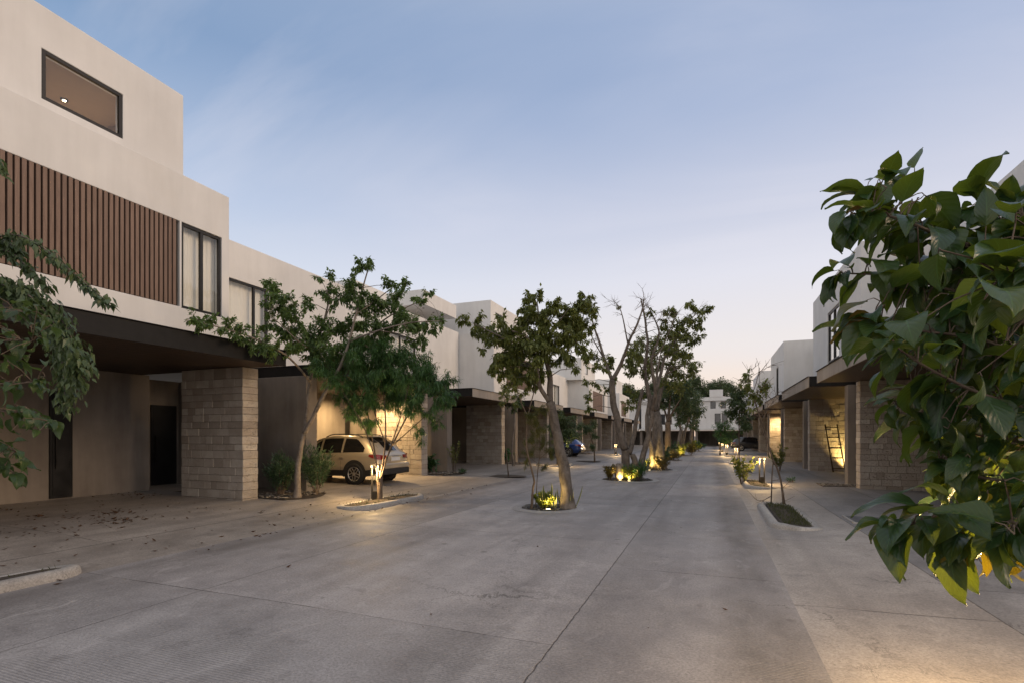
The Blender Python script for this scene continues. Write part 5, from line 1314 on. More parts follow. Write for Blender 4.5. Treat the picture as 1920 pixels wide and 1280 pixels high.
def kerb_island(x0, x1, y0, y1, label, seed, side, grass=500, fill='soil'):
    """raised kerb ring on the road edge, sinking into the drive at its back"""
    cx, cy = (x0 + x1) / 2, (y0 + y1) / 2
    root = thing('kerb_island', (cx, cy, 0), label, 'kerb island')
    r = random.Random(seed)

    def ring(off, zt, n=10):
        out = []
        rc = min((x1 - x0) / 2, .55) - off
        rc = max(.05, rc)
        ax0, ax1, ay0, ay1 = x0 + off, x1 - off, y0 + off, y1 - off
        for (px, py, a0) in ((ax1 - rc, ay1 - rc, 0), (ax0 + rc, ay1 - rc, 90), (ax0 + rc, ay0 + rc, 180), (ax1 - rc, ay0 + rc, 270)):
            for k in range(n + 1):
                a = radians(a0 + 90 * k / n)
                x, y = px + rc * cos(a), py + rc * sin(a)
                t = (x - x0) / (x1 - x0)
                if side < 0: t = 1 - t          # t = 1 at the street side for the left row
                hgt = .22 + .78 * min(1, max(0, t * 1.3))
                wv = 1 + .16 * mnoise.noise(Vector((x * 3, y * 3, seed))) + .06 * mnoise.noise(Vector((x * 14, y * 14, seed)))
                out.append((x - cx, y - cy, zt * hgt * wv + drive_z(x) * .6 if zt > 0 else drive_z(x) - .03))
        return out
    mb = MB()
    prof = [(0, 0), (.014, .055), (.035, .09), (.075, .105), (.13, .103), (.16, .09), (.17, .05)]
    prev = None
    for off, zt in prof:
        ids = [mb.vert(p) for p in ring(off, zt)]
        if prev:
            m = len(ids)
            for i in range(m):
                mb.f.append((prev[i], prev[(i + 1) % m], ids[(i + 1) % m], ids[i]))
        prev = ids
    mesh_obj('kerb', mb, 'kerb_concrete', root, smooth=True, recalc=False)
    sm = MB()
    pts = ring(.19, .085)
    c = sm.vert((0, 0, .1 + drive_z(cx) * .6))
    ids = [sm.vert(p) for p in pts]
    for i in range(len(ids)):
        sm.f.append((ids[i], ids[(i + 1) % len(ids)], c))
    mesh_obj('soil', sm, fill, root, smooth=True)
    if grass:
        gm = MB()
        for _ in range(grass):
            x = r.uniform(x0 + .22, x1 - .2) - cx
            y = r.uniform(y0 + .25, y1 - .25) - cy
            t = (x + cx - x0) / (x1 - x0)
            if side < 0: t = 1 - t
            zz = .07 * (.5 + .5 * t) + drive_z(x + cx) * .6
            a = r.uniform(0, 2 * pi)
            d = Vector((cos(a) * .5, sin(a) * .5, 1))
            gm.leaf(Vector((x, y, zz)), d, Vector((sin(a), -cos(a), .2)), r.uniform(.05, .12), .008, 0, .1)
        tag(mesh_obj('grass', gm, 'grass_blade', root, recalc=False), kind='stuff')
    return root


BEDS = [(-3.55, 11.42, .62), (-2.95, 19.7, .95), (-2.5, 25.9, .8), (-2.65, 36.1, .9), (-2.2, 44.0, .9), (-1.7, 55.8, .9)]
BL = ['nearest', 'second', 'third', 'fourth', 'fifth', 'farthest']
for i, (x, y, q) in enumerate(BEDS):
    round_bed(x, y, q, ['nearest round pebble bed set in the road, under the leaning tree', 'round bed under the tall three-trunked median tree', 'round bed around the stout pale median trunks',
                        'round bed under the fan shaped median tree', 'round bed under the dense two-trunked median tree', 'farthest round bed along the median'][i], 200 + i, .22)


def uplight(x, y, label, energy, aim=(0, 0, 1), spot=110, z=None):
    zz = (drive_z(x) if z is None else z) + .02
    root = thing('ground_spotlight', (x, y, zz), label, 'ground light', 'ground spotlights in the beds')
    mb = MB()
    mb.lathe([(.075, -.05), (.075, .012), (.06, .018), (.055, .010)], (0, 0, 0), 20)
    mesh_obj('rim', mb, 'lamp_metal', root)
    mb = MB()
    mb.disc((0, 0, .016), .052, 20)
    mesh_obj('lens', mb, 'spot_glow', root)
    lamp('SPOT', (0, 0, .05), energy, GOLD, root, .05, aim, spot, .8)
    return root


uplight(-3.42, 11.06, 'bright ground light in the nearest median bed, in front of the round yellow-green shrub', 33, (.12, .35, 1), 140)
uplight(-2.78, 18.95, 'ground light at the front of the bed under the three-trunked tree', 52, (-.1, .5, 1), 140)
uplight(-3.15, 19.2, 'ground light behind the pale pot-like stump in the second median bed', 39, (-.05, .5, 1), 140)
uplight(-2.75, 25.25, 'ground light on the pale trunks of the third median tree', 78, (.1, .5, 1.2), 130)
uplight(-2.25, 25.4, 'ground light at the right side of the third median bed', 78, (-.1, .4, 1.2), 130)
uplight(-2.85, 35.4, 'ground light under the fan shaped median tree', 91, (.1, .4, 1), 130)
uplight(-2.3, 43.3, 'ground light in front of the lit yellow shrub of the fifth median bed', 104, (0, .4, 1), 140)
uplight(-1.75, 55.0, 'farthest ground light along the median', 104, (0, .4, 1), 140)

# plants of the beds
shrub('round_shrub', (-3.57, 11.27), .25, .42, 'small round yellow-green shrub glowing over the nearest ground light', 'shrub', 'lime_leaf', .05, .032, 2550, 301, 0, stems=14)
r = random.Random(8)
root = thing('striped_agave', (-3.3, 11.38, .02), 'spiky plant with yellow edged blades beside the leaning trunk', 'plant')
mb, uv = MB(), []
for i in range(19):
    a = r.uniform(0, 2 * pi)
    q = r.uniform(0, .2)
    tilt = r.uniform(.1, .65)
    d = Vector((cos(a) * tilt, sin(a) * tilt, 1))
    blade_mesh(mb, uv, Vector((cos(a) * q + r.uniform(-.28, .3), sin(a) * q, -.01)), d, Vector((cos(a), sin(a), .1)), r.uniform(.32, .62), r.uniform(.05, .075), strap, r.uniform(.0, .9), 8, 4, .25, 0, r)
mesh_obj('blades', mb, 'blade_leaf', root, smooth=True, recalc=False, uvs=uv)
shrub('fern_shrub', (-2.52, 19.35), .42, .75, 'dark green fern-like shrub at the right of the second median bed', 'shrub', 'dark_plant_leaf', .2, .035, 714, 302, .1)
shrub('lime_shrub', (-2.8, 19.15), .33, .6, 'lit yellow-green shrub in the middle of the second median bed', 'shrub', 'lime_leaf', .09, .04, 952, 303, .05)
shrub('croton_shrub', (-3.55, 19.3), .3, .62, 'mixed brown and green shrub at the left of the second median bed', 'shrub', 'croton_leaf', .14, .05, 510, 304, .1)
mb = MB()
mb.lathe([(.12, 0), (.17, .1), (.2, .3), (.17, .5), (.13, .6), (.11, .62)], (0, 0, 0), 18)
o = mesh_obj('clay_urn', mb, 'bark_pale', None, (-3.2, 19.42, .02), smooth=True)
tag(o, 'pale rounded clay urn glowing in the light of the second median bed', 'urn')
shrub('croton_shrub', (-2.2, 25.25), .4, .7, 'brown leaved shrub in front of the third median bed', 'shrub', 'croton_leaf', .17, .06, 442, 305, .1)
shrub('striped_shrub', (-2.95, 25.1), .35, .6, 'pale striped shrub left of the third median tree', 'shrub', 'lime_leaf', .16, .04, 374, 306, .1)
shrub('bamboo_shrub', (-2.25, 27.6), .5, 1.15, 'upright green shrub just beyond the third median bed', 'shrub', 'dark_plant_leaf', .2, .04, 714, 307, .0)
shrub('croton_shrub', (-2.3, 35.6), .55, .75, 'orange tinted shrub under the fan shaped median tree', 'shrub', 'croton_leaf', .2, .08, 476, 308, .1)
shrub('bamboo_shrub', (-2.5, 37.5), .6, 1.3, 'upright green shrub behind the orange tinted one of the fourth median bed', 'shrub', 'dark_plant_leaf', .24, .05, 612, 309, 0)
shrub('lime_shrub', (-2.25, 43.7), .65, 1.15, 'brightest lit yellow shrub, in the fifth median bed', 'shrub', 'lime_leaf', .2, .09, 714, 310, .05)
shrub('croton_shrub', (-1.6, 46.5), .6, 1.0, 'brownish shrub just beyond the brightest yellow one', 'shrub', 'croton_leaf', .22, .09, 510, 311, .05)
shrub('lime_shrub', (-1.55, 55.3), .7, 1.1, 'farthest lit shrub along the median', 'shrub', 'lime_leaf', .24, .1, 510, 312, .05)
shrub('dark_shrub', (-1.2, 58), .7, 1.2, 'dark shrub closing the far end of the median planting', 'shrub', 'dark_plant_leaf', .24, .1, 510, 313, .05)

# left kerb islands and beds
kerb_island(-8.25, -7.15, 9.4, 12.3, 'left kerb island with the narrow leaved tree and the twin-post lamp', 401, 1, 380)
kerb_island(-7.85, -7.1, 1.2, 4.05, 'left kerb island end at the picture edge with dark soil on top', 402, 1, 60)
kerb_island(-8.2, -7.15, 26.0, 28.2, 'left kerb island with a lamp, right behind the leaning median tree', 404, 1, 100)
kerb_island(-8.2, -7.15, 42.2, 44.6, 'left kerb island with a lamp, left of the forked median trunks', 405, 1, 100)
root = thing('flush_bed', (-7.85, 19.35, 0), 'flush strip of dark soil with a thin sapling on the left road edge', 'planting bed')
mb = MB()
mb.disc((0, 0, drive_z(-7.85) + .022), .95, 32, squash=.62)
mesh_obj('soil', mb, 'soil', root)
root = thing('flush_bed', (-7.3, 32.3, 0), 'flush strip of soil around the weeping sapling near the blue car', 'planting bed')
mb = MB()
mb.disc((0, 0, drive_z(-7.3) + .03), .8, 32, squash=.9)
mesh_obj('soil', mb, 'soil', root)
# right kerb islands
kerb_island(1.0, 1.9, 10.2, 13.7, 'grassy right kerb island holding the nearly bare staked tree', 411, -1, 1500)
kerb_island(1.0, 1.95, 17.6, 20.6, 'right kerb island with the lit leafy shrub and a bollard lamp', 412, -1, 300)
kerb_island(1.0, 1.9, 24.4, 26.6, 'right kerb island with the slim straight tree', 413, -1, 120)
kerb_island(1.0, 1.9, 32.0, 34.6, 'right kerb island with the second bollard lamp from the camera', 414, -1, 120)
kerb_island(1.0, 1.9, 43.8, 46.2, 'right kerb island with the third bollard lamp from the camera', 415, -1, 60)
kerb_island(.9, 2.3, 1.4, 3.4, 'right kerb island under the big leaved tree, outside the picture edge', 416, -1, 100)

# planters between the houses
PLBL = ['gravel planter with the forked tree between the nearest left limestone wall and the car bay', 'gravel planter with dark leafy plants right of the beige car', 'gravel planter beside the second left limestone wall',
        'gravel planter beyond the blank left end wall', 'gravel planter right of the blue car']
for i in range(5):
    r = random.Random(500 + i)
    b0, b1 = LF(i) + .01, LW(i + 1) - .43
    root = thing('gravel_planter', (-11, b0, 0), PLBL[i], 'planting bed', 'gravel planters between the left houses')
    mb = MB()
    nx = 16
    front = lambda j, n=10: 1.6 + .25 * sin(j * 1.1 + i)
    ids = []
    for k in range(nx + 1):
        row = []
        for j in range(9):
            b = b0 + (b1 - b0) * j / 8
            x = -13.5 + (3.75 + .35 * sin(pi * j / 8)) * k / nx
            row.append(mb.vert((x + 11, b - b0, drive_z(x) + .012 + .03 * sin(pi * k / nx) + .012 * mnoise.noise(Vector((x * 4, b * 4, 0))))))
        ids.append(row)
    for k in range(nx):
        for j in range(8):
            mb.f.append((ids[k][j], ids[k + 1][j], ids[k + 1][j + 1], ids[k][j + 1]))
    mesh_obj('soil', mb, 'soil', root, smooth=True)
    mb = MB()
    stones(mb, r, 420 if i == 0 else 200, lambda q: (q.uniform(-1.2, 1.35), q.uniform(.05, b1 - b0 - .05)), (.018, .04) if i == 0 else (.03, .05), drive_z(-10.6) + .03)
    tag(mesh_obj('gravel', mb, 'gravel_stone', root, recalc=False), kind='stuff')
root = thing('gravel_planter', (4.6, 18.7, 0), 'gravel patch at the foot of the right limestone wall', 'planting bed')
mb = MB()
mb.box(-1.3, 1.5, 0, .95, drive_z(4.5) - .05, drive_z(4.5) + .015)
mesh_obj('soil', mb, 'soil', root)
mb = MB()
stones(mb, random.Random(9), 420, lambda q: (q.uniform(-1.3, 1.2), q.uniform(.02, .95)), (.02, .045), drive_z(4.4) + .014)
tag(mesh_obj('gravel', mb, 'gravel_stone', root, recalc=False), kind='stuff')

# shrubs near the houses
shrub('oleander', (-10.35, 10.15), .5, 1.15, 'dark oleander left of the forked trunk, against the limestone wall', 'shrub', 'oleander_leaf', .15, .026, 2200, 601, .0, stems=16, upright=.5)
shrub('oleander', (-9.75, 10.75), .55, 1.25, 'dense oleander right of the forked trunk, in front of the beige car', 'shrub', 'oleander_leaf', .15, .026, 2600, 602, .0, stems=18, upright=.5)
shrub('broad_leaved_plant', (-10.9, 18.5), .5, .75, 'low dark plant with broad leaves in the planter right of the beige car', 'plant', 'dark_plant_leaf', .24, .13, 221, 603, .25)
shrub('climbing_plant', (-10.15, 19.35), .3, 1.75, 'thin climbing plant against the pale wall end right of the beige car', 'plant', 'olive_leaf', .09, .05, 323, 604, .3, stems=6)
shrub('low_plant', (-9.55, 19.0), .2, .22, 'small dark tuft at the front of the planter below the climbing plant', 'plant', 'dark_plant_leaf', .1, .04, 153, 605, .2)
shrub('broad_leaved_plant', (-10.8, 26.7), .5, .85, 'dark broad leaved plant at the pale thin trunk', 'plant', 'dark_plant_leaf', .26, .14, 221, 606, .25)
shrub('broad_leaved_plant', (-10.8, 34.8), .5, .85, 'dark broad leaved plant right before the blue car', 'plant', 'dark_plant_leaf', .26, .14, 187, 607, .25)
shrub('lit_shrub', (1.0, 19.3), .42, 1.1, 'leafy yellow-green shrub lit by the bollard on the right kerb island', 'shrub', 'lime_leaf', .16, .06, 510, 608, .3, stems=12)
shrub('potted_shrub', (2.9, 26.2), .4, 1.2, 'bushy green plant in front of the plain dark right carport wall', 'shrub', 'olive_leaf', .12, .06, 646, 609, .1, stems=12)
shrub('small_tuft', (2.6, 20.2), .18, .15, 'tiny dark tuft at the corner of the right gravel patch', 'plant', 'dark_plant_leaf', .1, .02, 119, 610, .1)


# ------------------------------------------------------------------ bollard lamps
def bollard(x, y, label, group, energy, rot=0.0, zup=None):
    z0 = drive_z(x) if zup is None else zup
    root = thing('bollard_lamp', (x, y, z0), label, 'bollard lamp', group)
    root.rotation_euler = (0, 0, rot)
    mb = MB()
    mb.box(-.06, .06, -.045, .045, -.03, .2)
    mesh_obj('base', mb, 'lamp_metal', root, bevel=.004)
    for s in (-1, 1):
        mb = MB()
        mb.box(s * .075 - .02, s * .075 + .02, -.02, .02, .0, .84)
        mesh_obj('post', mb, 'lamp_metal', root, bevel=.003)
        mb = MB()
        mb.lathe([(.0, -.026), (.018, -.022), (.021, 0), (.018, .02)], (s * .075, -.04, .815), 12)
        mesh_obj('lens', mb, 'lamp_glow', root, smooth=True)
    mb = MB()
    mb.box(-.115, .115, -.075, .03, .842, .875)
    mesh_obj('cap', mb, 'lamp_metal', root, bevel=.004)
    lamp('POINT', (0, -.14, .70), energy, WARM, root, .03)
    return root


GL, GR = 'bollard lamps along the left kerb', 'bollard lamps along the right kerb'
bollard(-7.87, 10.75, 'twin-post bollard lamp at the foot of the narrow leaved tree before the beige car', GL, 85, .35, .1)
bollard(-7.75, 26.9, 'lit bollard just left of the leaning median trunk', GL, 85, .4, .08)
bollard(-7.45, 43.2, 'lit bollard left of the forked median trunks', GL, 95, .4, .08)
bollard(-6.6, 74, 'tiny far bollard seen between the third and fourth median trees', GL, 95, .3)
bollard(1.62, 19.35, 'nearest visible right bollard, beside the lit leafy shrub', GR, 65, .1, .08)
bollard(1.4, 33.2, 'second visible right bollard, past the slim straight tree', GR, 85, -.2, .08)
bollard(1.2, 45, 'third visible right bollard, before the black car', GR, 95, -.2, .08)
bollard(1.05, 54.9, 'fourth visible right bollard', GR, 95, -.2, .02)
bollard(.95, 63, 'fifth and farthest right bollard', GR, 95, -.2, .02)
bollard(1.85, 3.15, 'bollard just outside the lower right corner that warms the pavement', GR, 150, pi - .3, .08)

# ground light and ladder of the right carport
uplight(5.75, 26.2, 'ground light washing the limestone behind the ladder', 420, (.2, .55, 1), 120)
root = thing('ladder', (5.0, 26.25, drive_z(5)), 'dark wooden ladder leaning on the lit limestone wall of the right carport', 'ladder')
A0, A1 = Vector((-.0, -.22, 0)), Vector((-.22, .28, 2.1))
for s in (0, .46):
    mb = MB()
    off = Vector((s, 0, 0))
    mb.tube([A0 + off, A0.lerp(A1, .5) + off, A1 + off], [.03, .028, .026], 8)
    mesh_obj('rail', mb, 'ladder_wood', root, smooth=True)
for k in range(5):
    t = .08 + .215 * k
    p = A0.lerp(A1, t)
    mb = MB()
    mb.tube([p + Vector((-.03, 0, 0)), p + Vector((.49, 0, 0))], [.024, .024], 8)
    mesh_obj('rung', mb, 'ladder_wood', root, smooth=True)
for k in range(4):
    mb = MB()
    mb.tube([Vector((0, 0, 0)), Vector((.02 * k - .03, .22, 2.35))], [.035, .03], 8)
    o = mesh_obj('wooden_pole', mb, 'ladder_wood', None, (6.15 + .16 * k, 26.35, drive_z(6)), smooth=True)
    tag(o, ['dark pole nearest the ladder, leaning upright on the limestone wall', 'second dark pole from the ladder in the right carport', 'third dark pole from the ladder in the right carport', 'dark pole farthest from the ladder in the right carport'][k], 'pole', 'upright poles beside the ladder')
root = thing('utility_cover', (2.95, 11.7, drive_z(2.95) + .004), 'rectangular iron utility cover set in the right pavement', 'utility cover')
mb = MB(); mb.box(-.42, .42, -.42, .42, -.02, .006)
mesh_obj('plate', mb, 'cover_iron', root, bevel=.003)
mb = MB()
mb.box(-.47, .47, -.47, -.424, -.02, .004); mb.box(-.47, .47, .424, .47, -.02, .004); mb.box(-.47, -.424, -.424, .424, -.02, .004); mb.box(.424, .47, -.424, .424, -.02, .004)
mesh_obj('frame', mb, 'kerb_concrete', root)

# litter of dead leaves
r = random.Random(77)
mb = MB()
heaps = [(r.uniform(-14, -9), r.uniform(3, 9), r.uniform(.15, .7)) for _ in range(14)]
for i in range(620):
    if i < 430:
        hx, hy, hr = heaps[r.randrange(14)]
        x, y = hx + r.gauss(0, hr * 1.3), hy + r.gauss(0, hr)
        if not -14.3 < x < -7.3: continue
    elif i < 540:
        x, y = -7.25 - abs(r.gauss(0, 1.2)), r.uniform(2, 14)
    elif i < 605:
        x, y = -7.15 + r.uniform(0, .25), r.uniform(1, 16)
    else:
        x, y = r.uniform(-6.5, .5), r.uniform(2, 14)
    zz = drive_z(x) + .012 + wav(x, y) * (1 if x > -7.2 else 0)
    a = r.uniform(0, 2 * pi)
    L = r.uniform(.015, .09) if r.random() < .8 else r.uniform(.08, .14)
    mb.leaf(Vector((x, y, zz)), Vector((cos(a), sin(a), r.uniform(0, .35))), Vector((0, 0, 1)), L, L * r.uniform(.3, .6), r.uniform(.1, .5), r.uniform(-.1, .1))
o = mesh_obj('fallen_leaves', mb, 'dead_leaf', None, recalc=False)
tag(o, 'scattered brown dead leaves over the left drive and road', 'leaves', kind='stuff')


# ------------------------------------------------------------------ cars
def lerp_tab(tab, x):
    for i in range(len(tab) - 1):
        if x <= tab[i + 1][0]:
            a, b = tab[i], tab[i + 1]
            t = (x - a[0]) / (b[0] - a[0])
            t = t * t * (3 - 2 * t) if False else t
            return a[1] + (b[1] - a[1]) * t
    return tab[-1][1]


def car(loc, rot, paintm, label, L=4.47, Wd=1.8, H=1.56, clad=True, name='parked_car', rails=True):
    """body lofted from stations along the length; x=0 is the rear bumper, +x the nose"""
    root = thing(name, loc, label, 'car')
    root.rotation_euler = (0, 0, rot)
    k = L / 4.47
    hs = H / 1.56
    roof = [(0, .80), (.04, .98), (.12, 1.05), (.42, 1.33), (.72, 1.50), (1.05, 1.535), (1.5, 1.56), (2.0, 1.555), (2.35, 1.51), (2.75, 1.35), (3.3, 1.06), (3.45, 1.03), (4.0, .96), (4.3, .86), (4.42, .74), (4.47, .62)]
    belt = [(0, .78), (.06, .93), (.3, .99), (.9, .985), (1.6, .96), (2.6, .93), (3.3, .92), (4.0, .87), (4.3, .80), (4.47, .58)]
    bot = [(0, .44), (.12, .32), (.5, .26), (3.9, .24), (4.3, .27), (4.47, .40)]
    half = [(0, .70), (.05, .79), (.15, .86), (.5, .895), (1.2, .90), (3.2, .90), (3.9, .875), (4.25, .80), (4.4, .70), (4.47, .60)]
    rhalf = [(0, .55), (.12, .60), (.72, .60), (1.5, .625), (2.3, .62), (3.3, .70), (4.0, .66), (4.47, .4)]
    xs = [0, .02, .05, .09, .12, .2, .3, .42, .55, .72, .9, 1.05, 1.25, 1.5, 1.75, 2.0, 2.2, 2.35, 2.55, 2.75, 3.0, 3.3, 3.45, 3.7, 4.0, 4.2, 4.3, 4.38, 4.43, 4.47]

    def prof(x):
        zr, zb, z0 = lerp_tab(roof, x), lerp_tab(belt, x), lerp_tab(bot, x)
        w, rw = lerp_tab(half, x), lerp_tab(rhalf, x)
        zb = min(zb, zr - .02)
        return zr, zb, z0, w, min(rw, w - .04)

    def half_sec(x):
        zr, zb, z0, w, rw = prof(x)
        return [(0, z0), (w * .86, z0), (w * .97, z0 + .07), (w, z0 + (zb - z0) * .35), (w * .995, z0 + (zb - z0) * .62), (w * .975, z0 + (zb - z0) * .86), (w * .945, zb), (w * .93, zb + .015 * min(1, (zr - zb) / .1)),
                (rw + (w * .93 - rw) * .5 + .012, zb + (zr - zb) * .5), (rw + .02, zr - min(.07, (zr - zb) * .3)), (rw - .06, zr - .018), (rw * .55, zr), (0, zr + .004)]
    mb = MB()
    rings = []
    for x in xs:
        hsct = half_sec(x)
        full = [(y, zz) for (y, zz) in hsct] + [(-y, zz) for (y, zz) in reversed(hsct[1:-1])]
        rings.append([mb.vert((x * k, y * Wd / 1.8, zz * hs)) for (y, zz) in full])
    m = len(rings[0])
    for i in range(len(rings) - 1):
        for j in range(m):
            mb.f.append((rings[i][j], rings[i][(j + 1) % m], rings[i + 1][(j + 1) % m], rings[i + 1][j]))
    mb.f.append(tuple(reversed(rings[0])))
    mb.f.append(tuple(rings[-1]))
    body = mesh_obj('body', mb, paintm, root, smooth=True)
    sw = Wd / 1.8

    def side_pt(x, t, sgn, out=.006):
        zr, zb, z0, w, rw = prof(x)
        a, b = (w * .93, zb + .015), (rw + .02, zr - min(.07, (zr - zb) * .3))
        mid = (rw + (w * .93 - rw) * .5 + .012, zb + (zr - zb) * .5)
        if t < .5:
            y, zz = a[0] + (mid[0] - a[0]) * t * 2, a[1] + (mid[1] - a[1]) * t * 2
        else:
            y, zz = mid[0] + (b[0] - mid[0]) * (t * 2 - 1), mid[1] + (b[1] - mid[1]) * (t * 2 - 1)
        return (x * k, sgn * (y + out) * sw, zz * hs)
    for sgn in (-1, 1):
        for (xa, xb_, ta, tb) in ((.62, 1.42, .36, .96), (1.50, 2.28, .96, .96), (2.36, 3.02, .96, .55)):
            g = MB()
            n = 8
            cols = []
            for i in range(n + 1):
                x = xa + (xb_ - xa) * i / n
                tt = ta + (tb - ta) * min(1, i / n * (2.2 if xa < 1 else 1))
                tt = min(.97, tt)
                cols.append([g.vert(side_pt(x, .06 + (tt - .06) * j / 4, sgn)) for j in range(5)])
            for i in range(n):
                for j in range(4):
                    g.f.append((cols[i][j], cols[i + 1][j], cols[i + 1][j + 1], cols[i][j + 1]))
            mesh_obj('side_window', g, 'car_glass_dark', root, smooth=True)
        # black surround of the side glass
        if clad:
            c = MB()
            pts = []
            for i in range(25):
                x = .12 + (4.2 - .12) * i / 24
                zr, zb, z0, w, rw = prof(x)
                pts.append((c.vert((x * k, sgn * (w * .965 + .010) * sw, (z0 + .02) * hs)), c.vert((x * k, sgn * (w + .012) * sw, (z0 + .20) * hs))))
            for i in range(24):
                c.f.append((pts[i][0], pts[i + 1][0], pts[i + 1][1], pts[i][1]))
            mesh_obj('side_cladding', c, 'cladding', root, smooth=True)
        for wx in (.92, 3.58):
            yw = sgn * (prof(wx)[3]) * sw
            arch = MB()
            n = 20
            ro, ri = (.445 if clad else .39), .30
            o_, i_ = [], []
            for q in range(n + 1):
                a = radians(-14 + 208 * q / n)
                o_.append(arch.vert((wx * k + cos(a) * ro, yw + sgn * .012, .34 + sin(a) * ro)))
                i_.append(arch.vert((wx * k + cos(a) * ri, yw + sgn * .014, .34 + sin(a) * ri)))
            for q in range(n):
                arch.f.append((o_[q], o_[q + 1], i_[q + 1], i_[q]))
            mesh_obj('wheel_arch', arch, 'cladding', root)
            inner = MB()
            inner.disc((0, 0, 0), .385, 28, M=Matrix.Translation((wx * k, yw + sgn * .013, .34)) @ Matrix.Rotation(radians(90), 4, 'X'))
            mesh_obj('wheel_well', inner, 'rubber', root)
            T = Matrix.Translation((wx * k, yw - sgn * .075, .34)) @ Matrix.Rotation(radians(-90 * sgn), 4, 'X')
            wb = MB()
            wb.lathe([(.21, -.10), (.31, -.11), (.335, -.085), (.34, 0), (.335, .085), (.315, .11), (.24, .112), (.222, .09), (.222, .06)], (0, 0, 0), 32, T)
            tyre = mesh_obj('wheel', wb, 'rubber', root, smooth=True)
            rb = MB()
            rb.lathe([(.222, .05), (.225, .085), (.235, .102), (.226, .108), (.212, .098), (.205, .07)], (0, 0, 0), 32, T)
            for q in range(5):
                Rm = T @ Matrix.Rotation(2 * pi * q / 5 + .3, 4, 'Z')
                for dy in (-.052, .03):
                    rb.box(.035, .215, dy, dy + .022, .078, .10, Rm)
            rb.lathe([(.055, .07), (.055, .1), (.03, .108)], (0, 0, 0), 16, T)
            mesh_obj('rim', rb, 'rim_metal', tyre, smooth=False)
            db = MB()
            db.lathe([(.20, .055), (.20, .06), (.05, .062)], (0, 0, 0), 20, T)
            mesh_obj('brake_disc', db, 'rim_dark', tyre)
        # tail lamp wrapping the corner, head lamp, mirror, handles
        tl = MB()
        q = []
        for (x, za, zb2) in ((.012, .80, .94), (.05, .80, .96), (.12, .815, .965), (.25, .845, .965), (.40, .90, .955)):
            w = lerp_tab(half, x)
            q.append((tl.vert((x * k - .004, sgn * (w * .985 + .010) * sw, za * hs)), tl.vert((x * k - .004, sgn * (w * .958 + .010) * sw, zb2 * hs))))
        a0 = tl.vert((-.010, sgn * .45 * sw, .83 * hs)); a1 = tl.vert((.022, sgn * .45 * sw, .93 * hs))
        q = [(a0, a1)] + q
        for i in range(len(q) - 1):
            tl.f.append((q[i][0], q[i + 1][0], q[i + 1][1], q[i][1]))
        mesh_obj('tail_lamp', tl, 'tail_red', root, smooth=True)
        hl = MB()
        q = []
        for (x, za, zb2) in ((3.95, .74, .80), (4.15, .68, .79), (4.3, .64, .76), (4.40, .62, .72)):
            w = lerp_tab(half, x)
            q.append((hl.vert((x * k, sgn * (w + .012) * sw, za * hs)), hl.vert((x * k, sgn * (w * .98 + .012) * sw, zb2 * hs))))
        for i in range(len(q) - 1):
            hl.f.append((q[i][0], q[i + 1][0], q[i + 1][1], q[i][1]))
        mesh_obj('head_lamp', hl, 'chrome', root, smooth=True)
        mr = MB()
        mr.box(2.78 * k, 2.9 * k, sgn * .86 * sw, sgn * 1.03 * sw, .96 * hs, 1.10 * hs)
        mesh_obj('mirror', mr, paintm, root, bevel=.03)
        for hx in (1.45, 2.35):
            hb = MB()
            w = prof(hx)[3]
            hb.box((hx - .09) * k, (hx + .09) * k, sgn * (w * .985 - .005) * sw, sgn * (w * .985 + .03) * sw, .835 * hs, .86 * hs)
            mesh_obj('door_handle', hb, paintm, root, bevel=.008)
        # shut lines
        for lx in (1.46, 2.32, 3.12):
            sl_ = MB()
            pp = []
            for zz in (.42, .6, .75, .88, .93):
                hsct = half_sec(lx)
                yy = [h_ for h_ in hsct if True]
                w = prof(lx)[3]
                f_ = w * (1.0 if zz < .7 else (.985 if zz < .85 else .955)) + .004
                pp.append((sl_.vert((lx * k - .004, sgn * f_ * sw, zz * hs)), sl_.vert((lx * k + .004, sgn * f_ * sw, zz * hs))))
            for i in range(4):
                sl_.f.append((pp[i][0], pp[i + 1][0], pp[i + 1][1], pp[i][1]))
            mesh_obj('door_seam', sl_, 'rubber', root)
        if rails:
            rl = MB()
            P = []
            for i in range(9):
                x = .85 + 1.45 * i / 8
                zr, zb, z0, w, rw = prof(x)
                lift = .055 * min(1, min(i, 8 - i) * .8)
                P.append((x * k, sgn * (rw - .05) * sw, (zr - .01) * hs + lift))
            rl.tube(P, .017, 6)
            mesh_obj('roof_rail', rl, 'cladding', root, smooth=True)
    # rear glass, spoiler, plate, bumper, windscreen
    g = MB()
    cols = []
    for x in (.14, .22, .32, .42, .52, .62, .68):
        zr, zb, z0, w, rw = prof(x)
        row = []
        for j in range(7):
            s = -1 + j / 3
            row.append(g.vert((x * k - .008 + .03 * s * s, s * (rw - .04) * sw, (zr - .015 * abs(s)) * hs + .010)))
        cols.append(row)
    for i in range(len(cols) - 1):
        for j in range(6):
            g.f.append((cols[i][j], cols[i][j + 1], cols[i + 1][j + 1], cols[i + 1][j]))
    mesh_obj('rear_window', g, 'car_glass_dark', root, smooth=True)
    sp_ = MB()
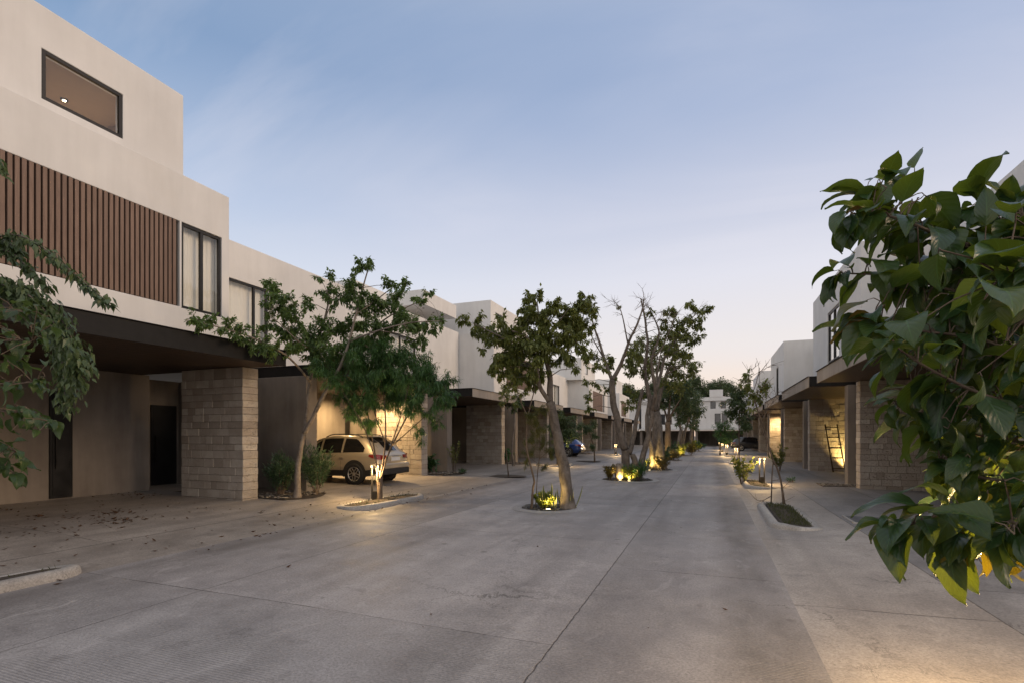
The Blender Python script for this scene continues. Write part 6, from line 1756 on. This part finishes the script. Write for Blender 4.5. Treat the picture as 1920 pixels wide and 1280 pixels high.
    sp_.box(.50 * k, .86 * k, -.56 * sw, .56 * sw, 1.515 * hs, 1.545 * hs)
    mesh_obj('spoiler', sp_, paintm, root, bevel=.012)
    g = MB()
    cols = []
    for x in (2.42, 2.6, 2.8, 3.0, 3.2):
        zr, zb, z0, w, rw = prof(x)
        cols.append([g.vert((x * k + .004, s * (rw - .05) * sw, (zr - .012 * abs(s)) * hs + .010)) for s in (-1, -.5, 0, .5, 1)])
    for i in range(len(cols) - 1):
        for j in range(4):
            g.f.append((cols[i][j], cols[i][j + 1], cols[i + 1][j + 1], cols[i + 1][j]))
    mesh_obj('windscreen', g, 'car_glass_dark', root, smooth=True)
    b = MB()
    b.box(-.035, .14, -.80 * sw, .80 * sw, .50 * hs, .66 * hs)
    mesh_obj('rear_bumper', b, paintm, root, bevel=.03, seg=3)
    b = MB()
    b.box(-.03, .16, -.80 * sw, .80 * sw, .31 * hs, .494 * hs)
    mesh_obj('bumper_cladding', b, 'cladding', root, bevel=.03, seg=3)
    b = MB()
    b.box(-.028, -.012, -.24, .24, .745 * hs, .86 * hs)
    pl = mesh_obj('number_plate', b, 'plate_white', root, bevel=.003)
    b = MB()
    b.box(-.012, .02, -.36 * sw, .36 * sw, .70 * hs, .885 * hs)
    mesh_obj('plate_recess', b, paintm, root, bevel=.01)
    b = MB()
    b.box(-.02, .0, -.30 * sw, .30 * sw, .892 * hs, .915 * hs)
    mesh_obj('chrome_strip', b, 'chrome', root, bevel=.004)
    return root


simple('car_glass_dark', (.012, .012, .013), .04, vary=.1, bump=0, spec=.9)
car((-9.62, 14.22, drive_z(-10.5) + .0), pi, 'car_silver', 'pale beige crossover car with black wheel arches and roof rails in the lit left carport', H=1.56)
car((-8.9, 37.5, drive_z(-10)), pi, 'car_blue', 'bright blue car seen from behind in a left carport far down the street', L=4.3, H=1.46, clad=False, rails=False)
car((2.0, 58.6, drive_z(3)), 0, 'car_black', 'black car showing past the right kerb near the far end', L=4.3, H=1.45, clad=False, rails=False)
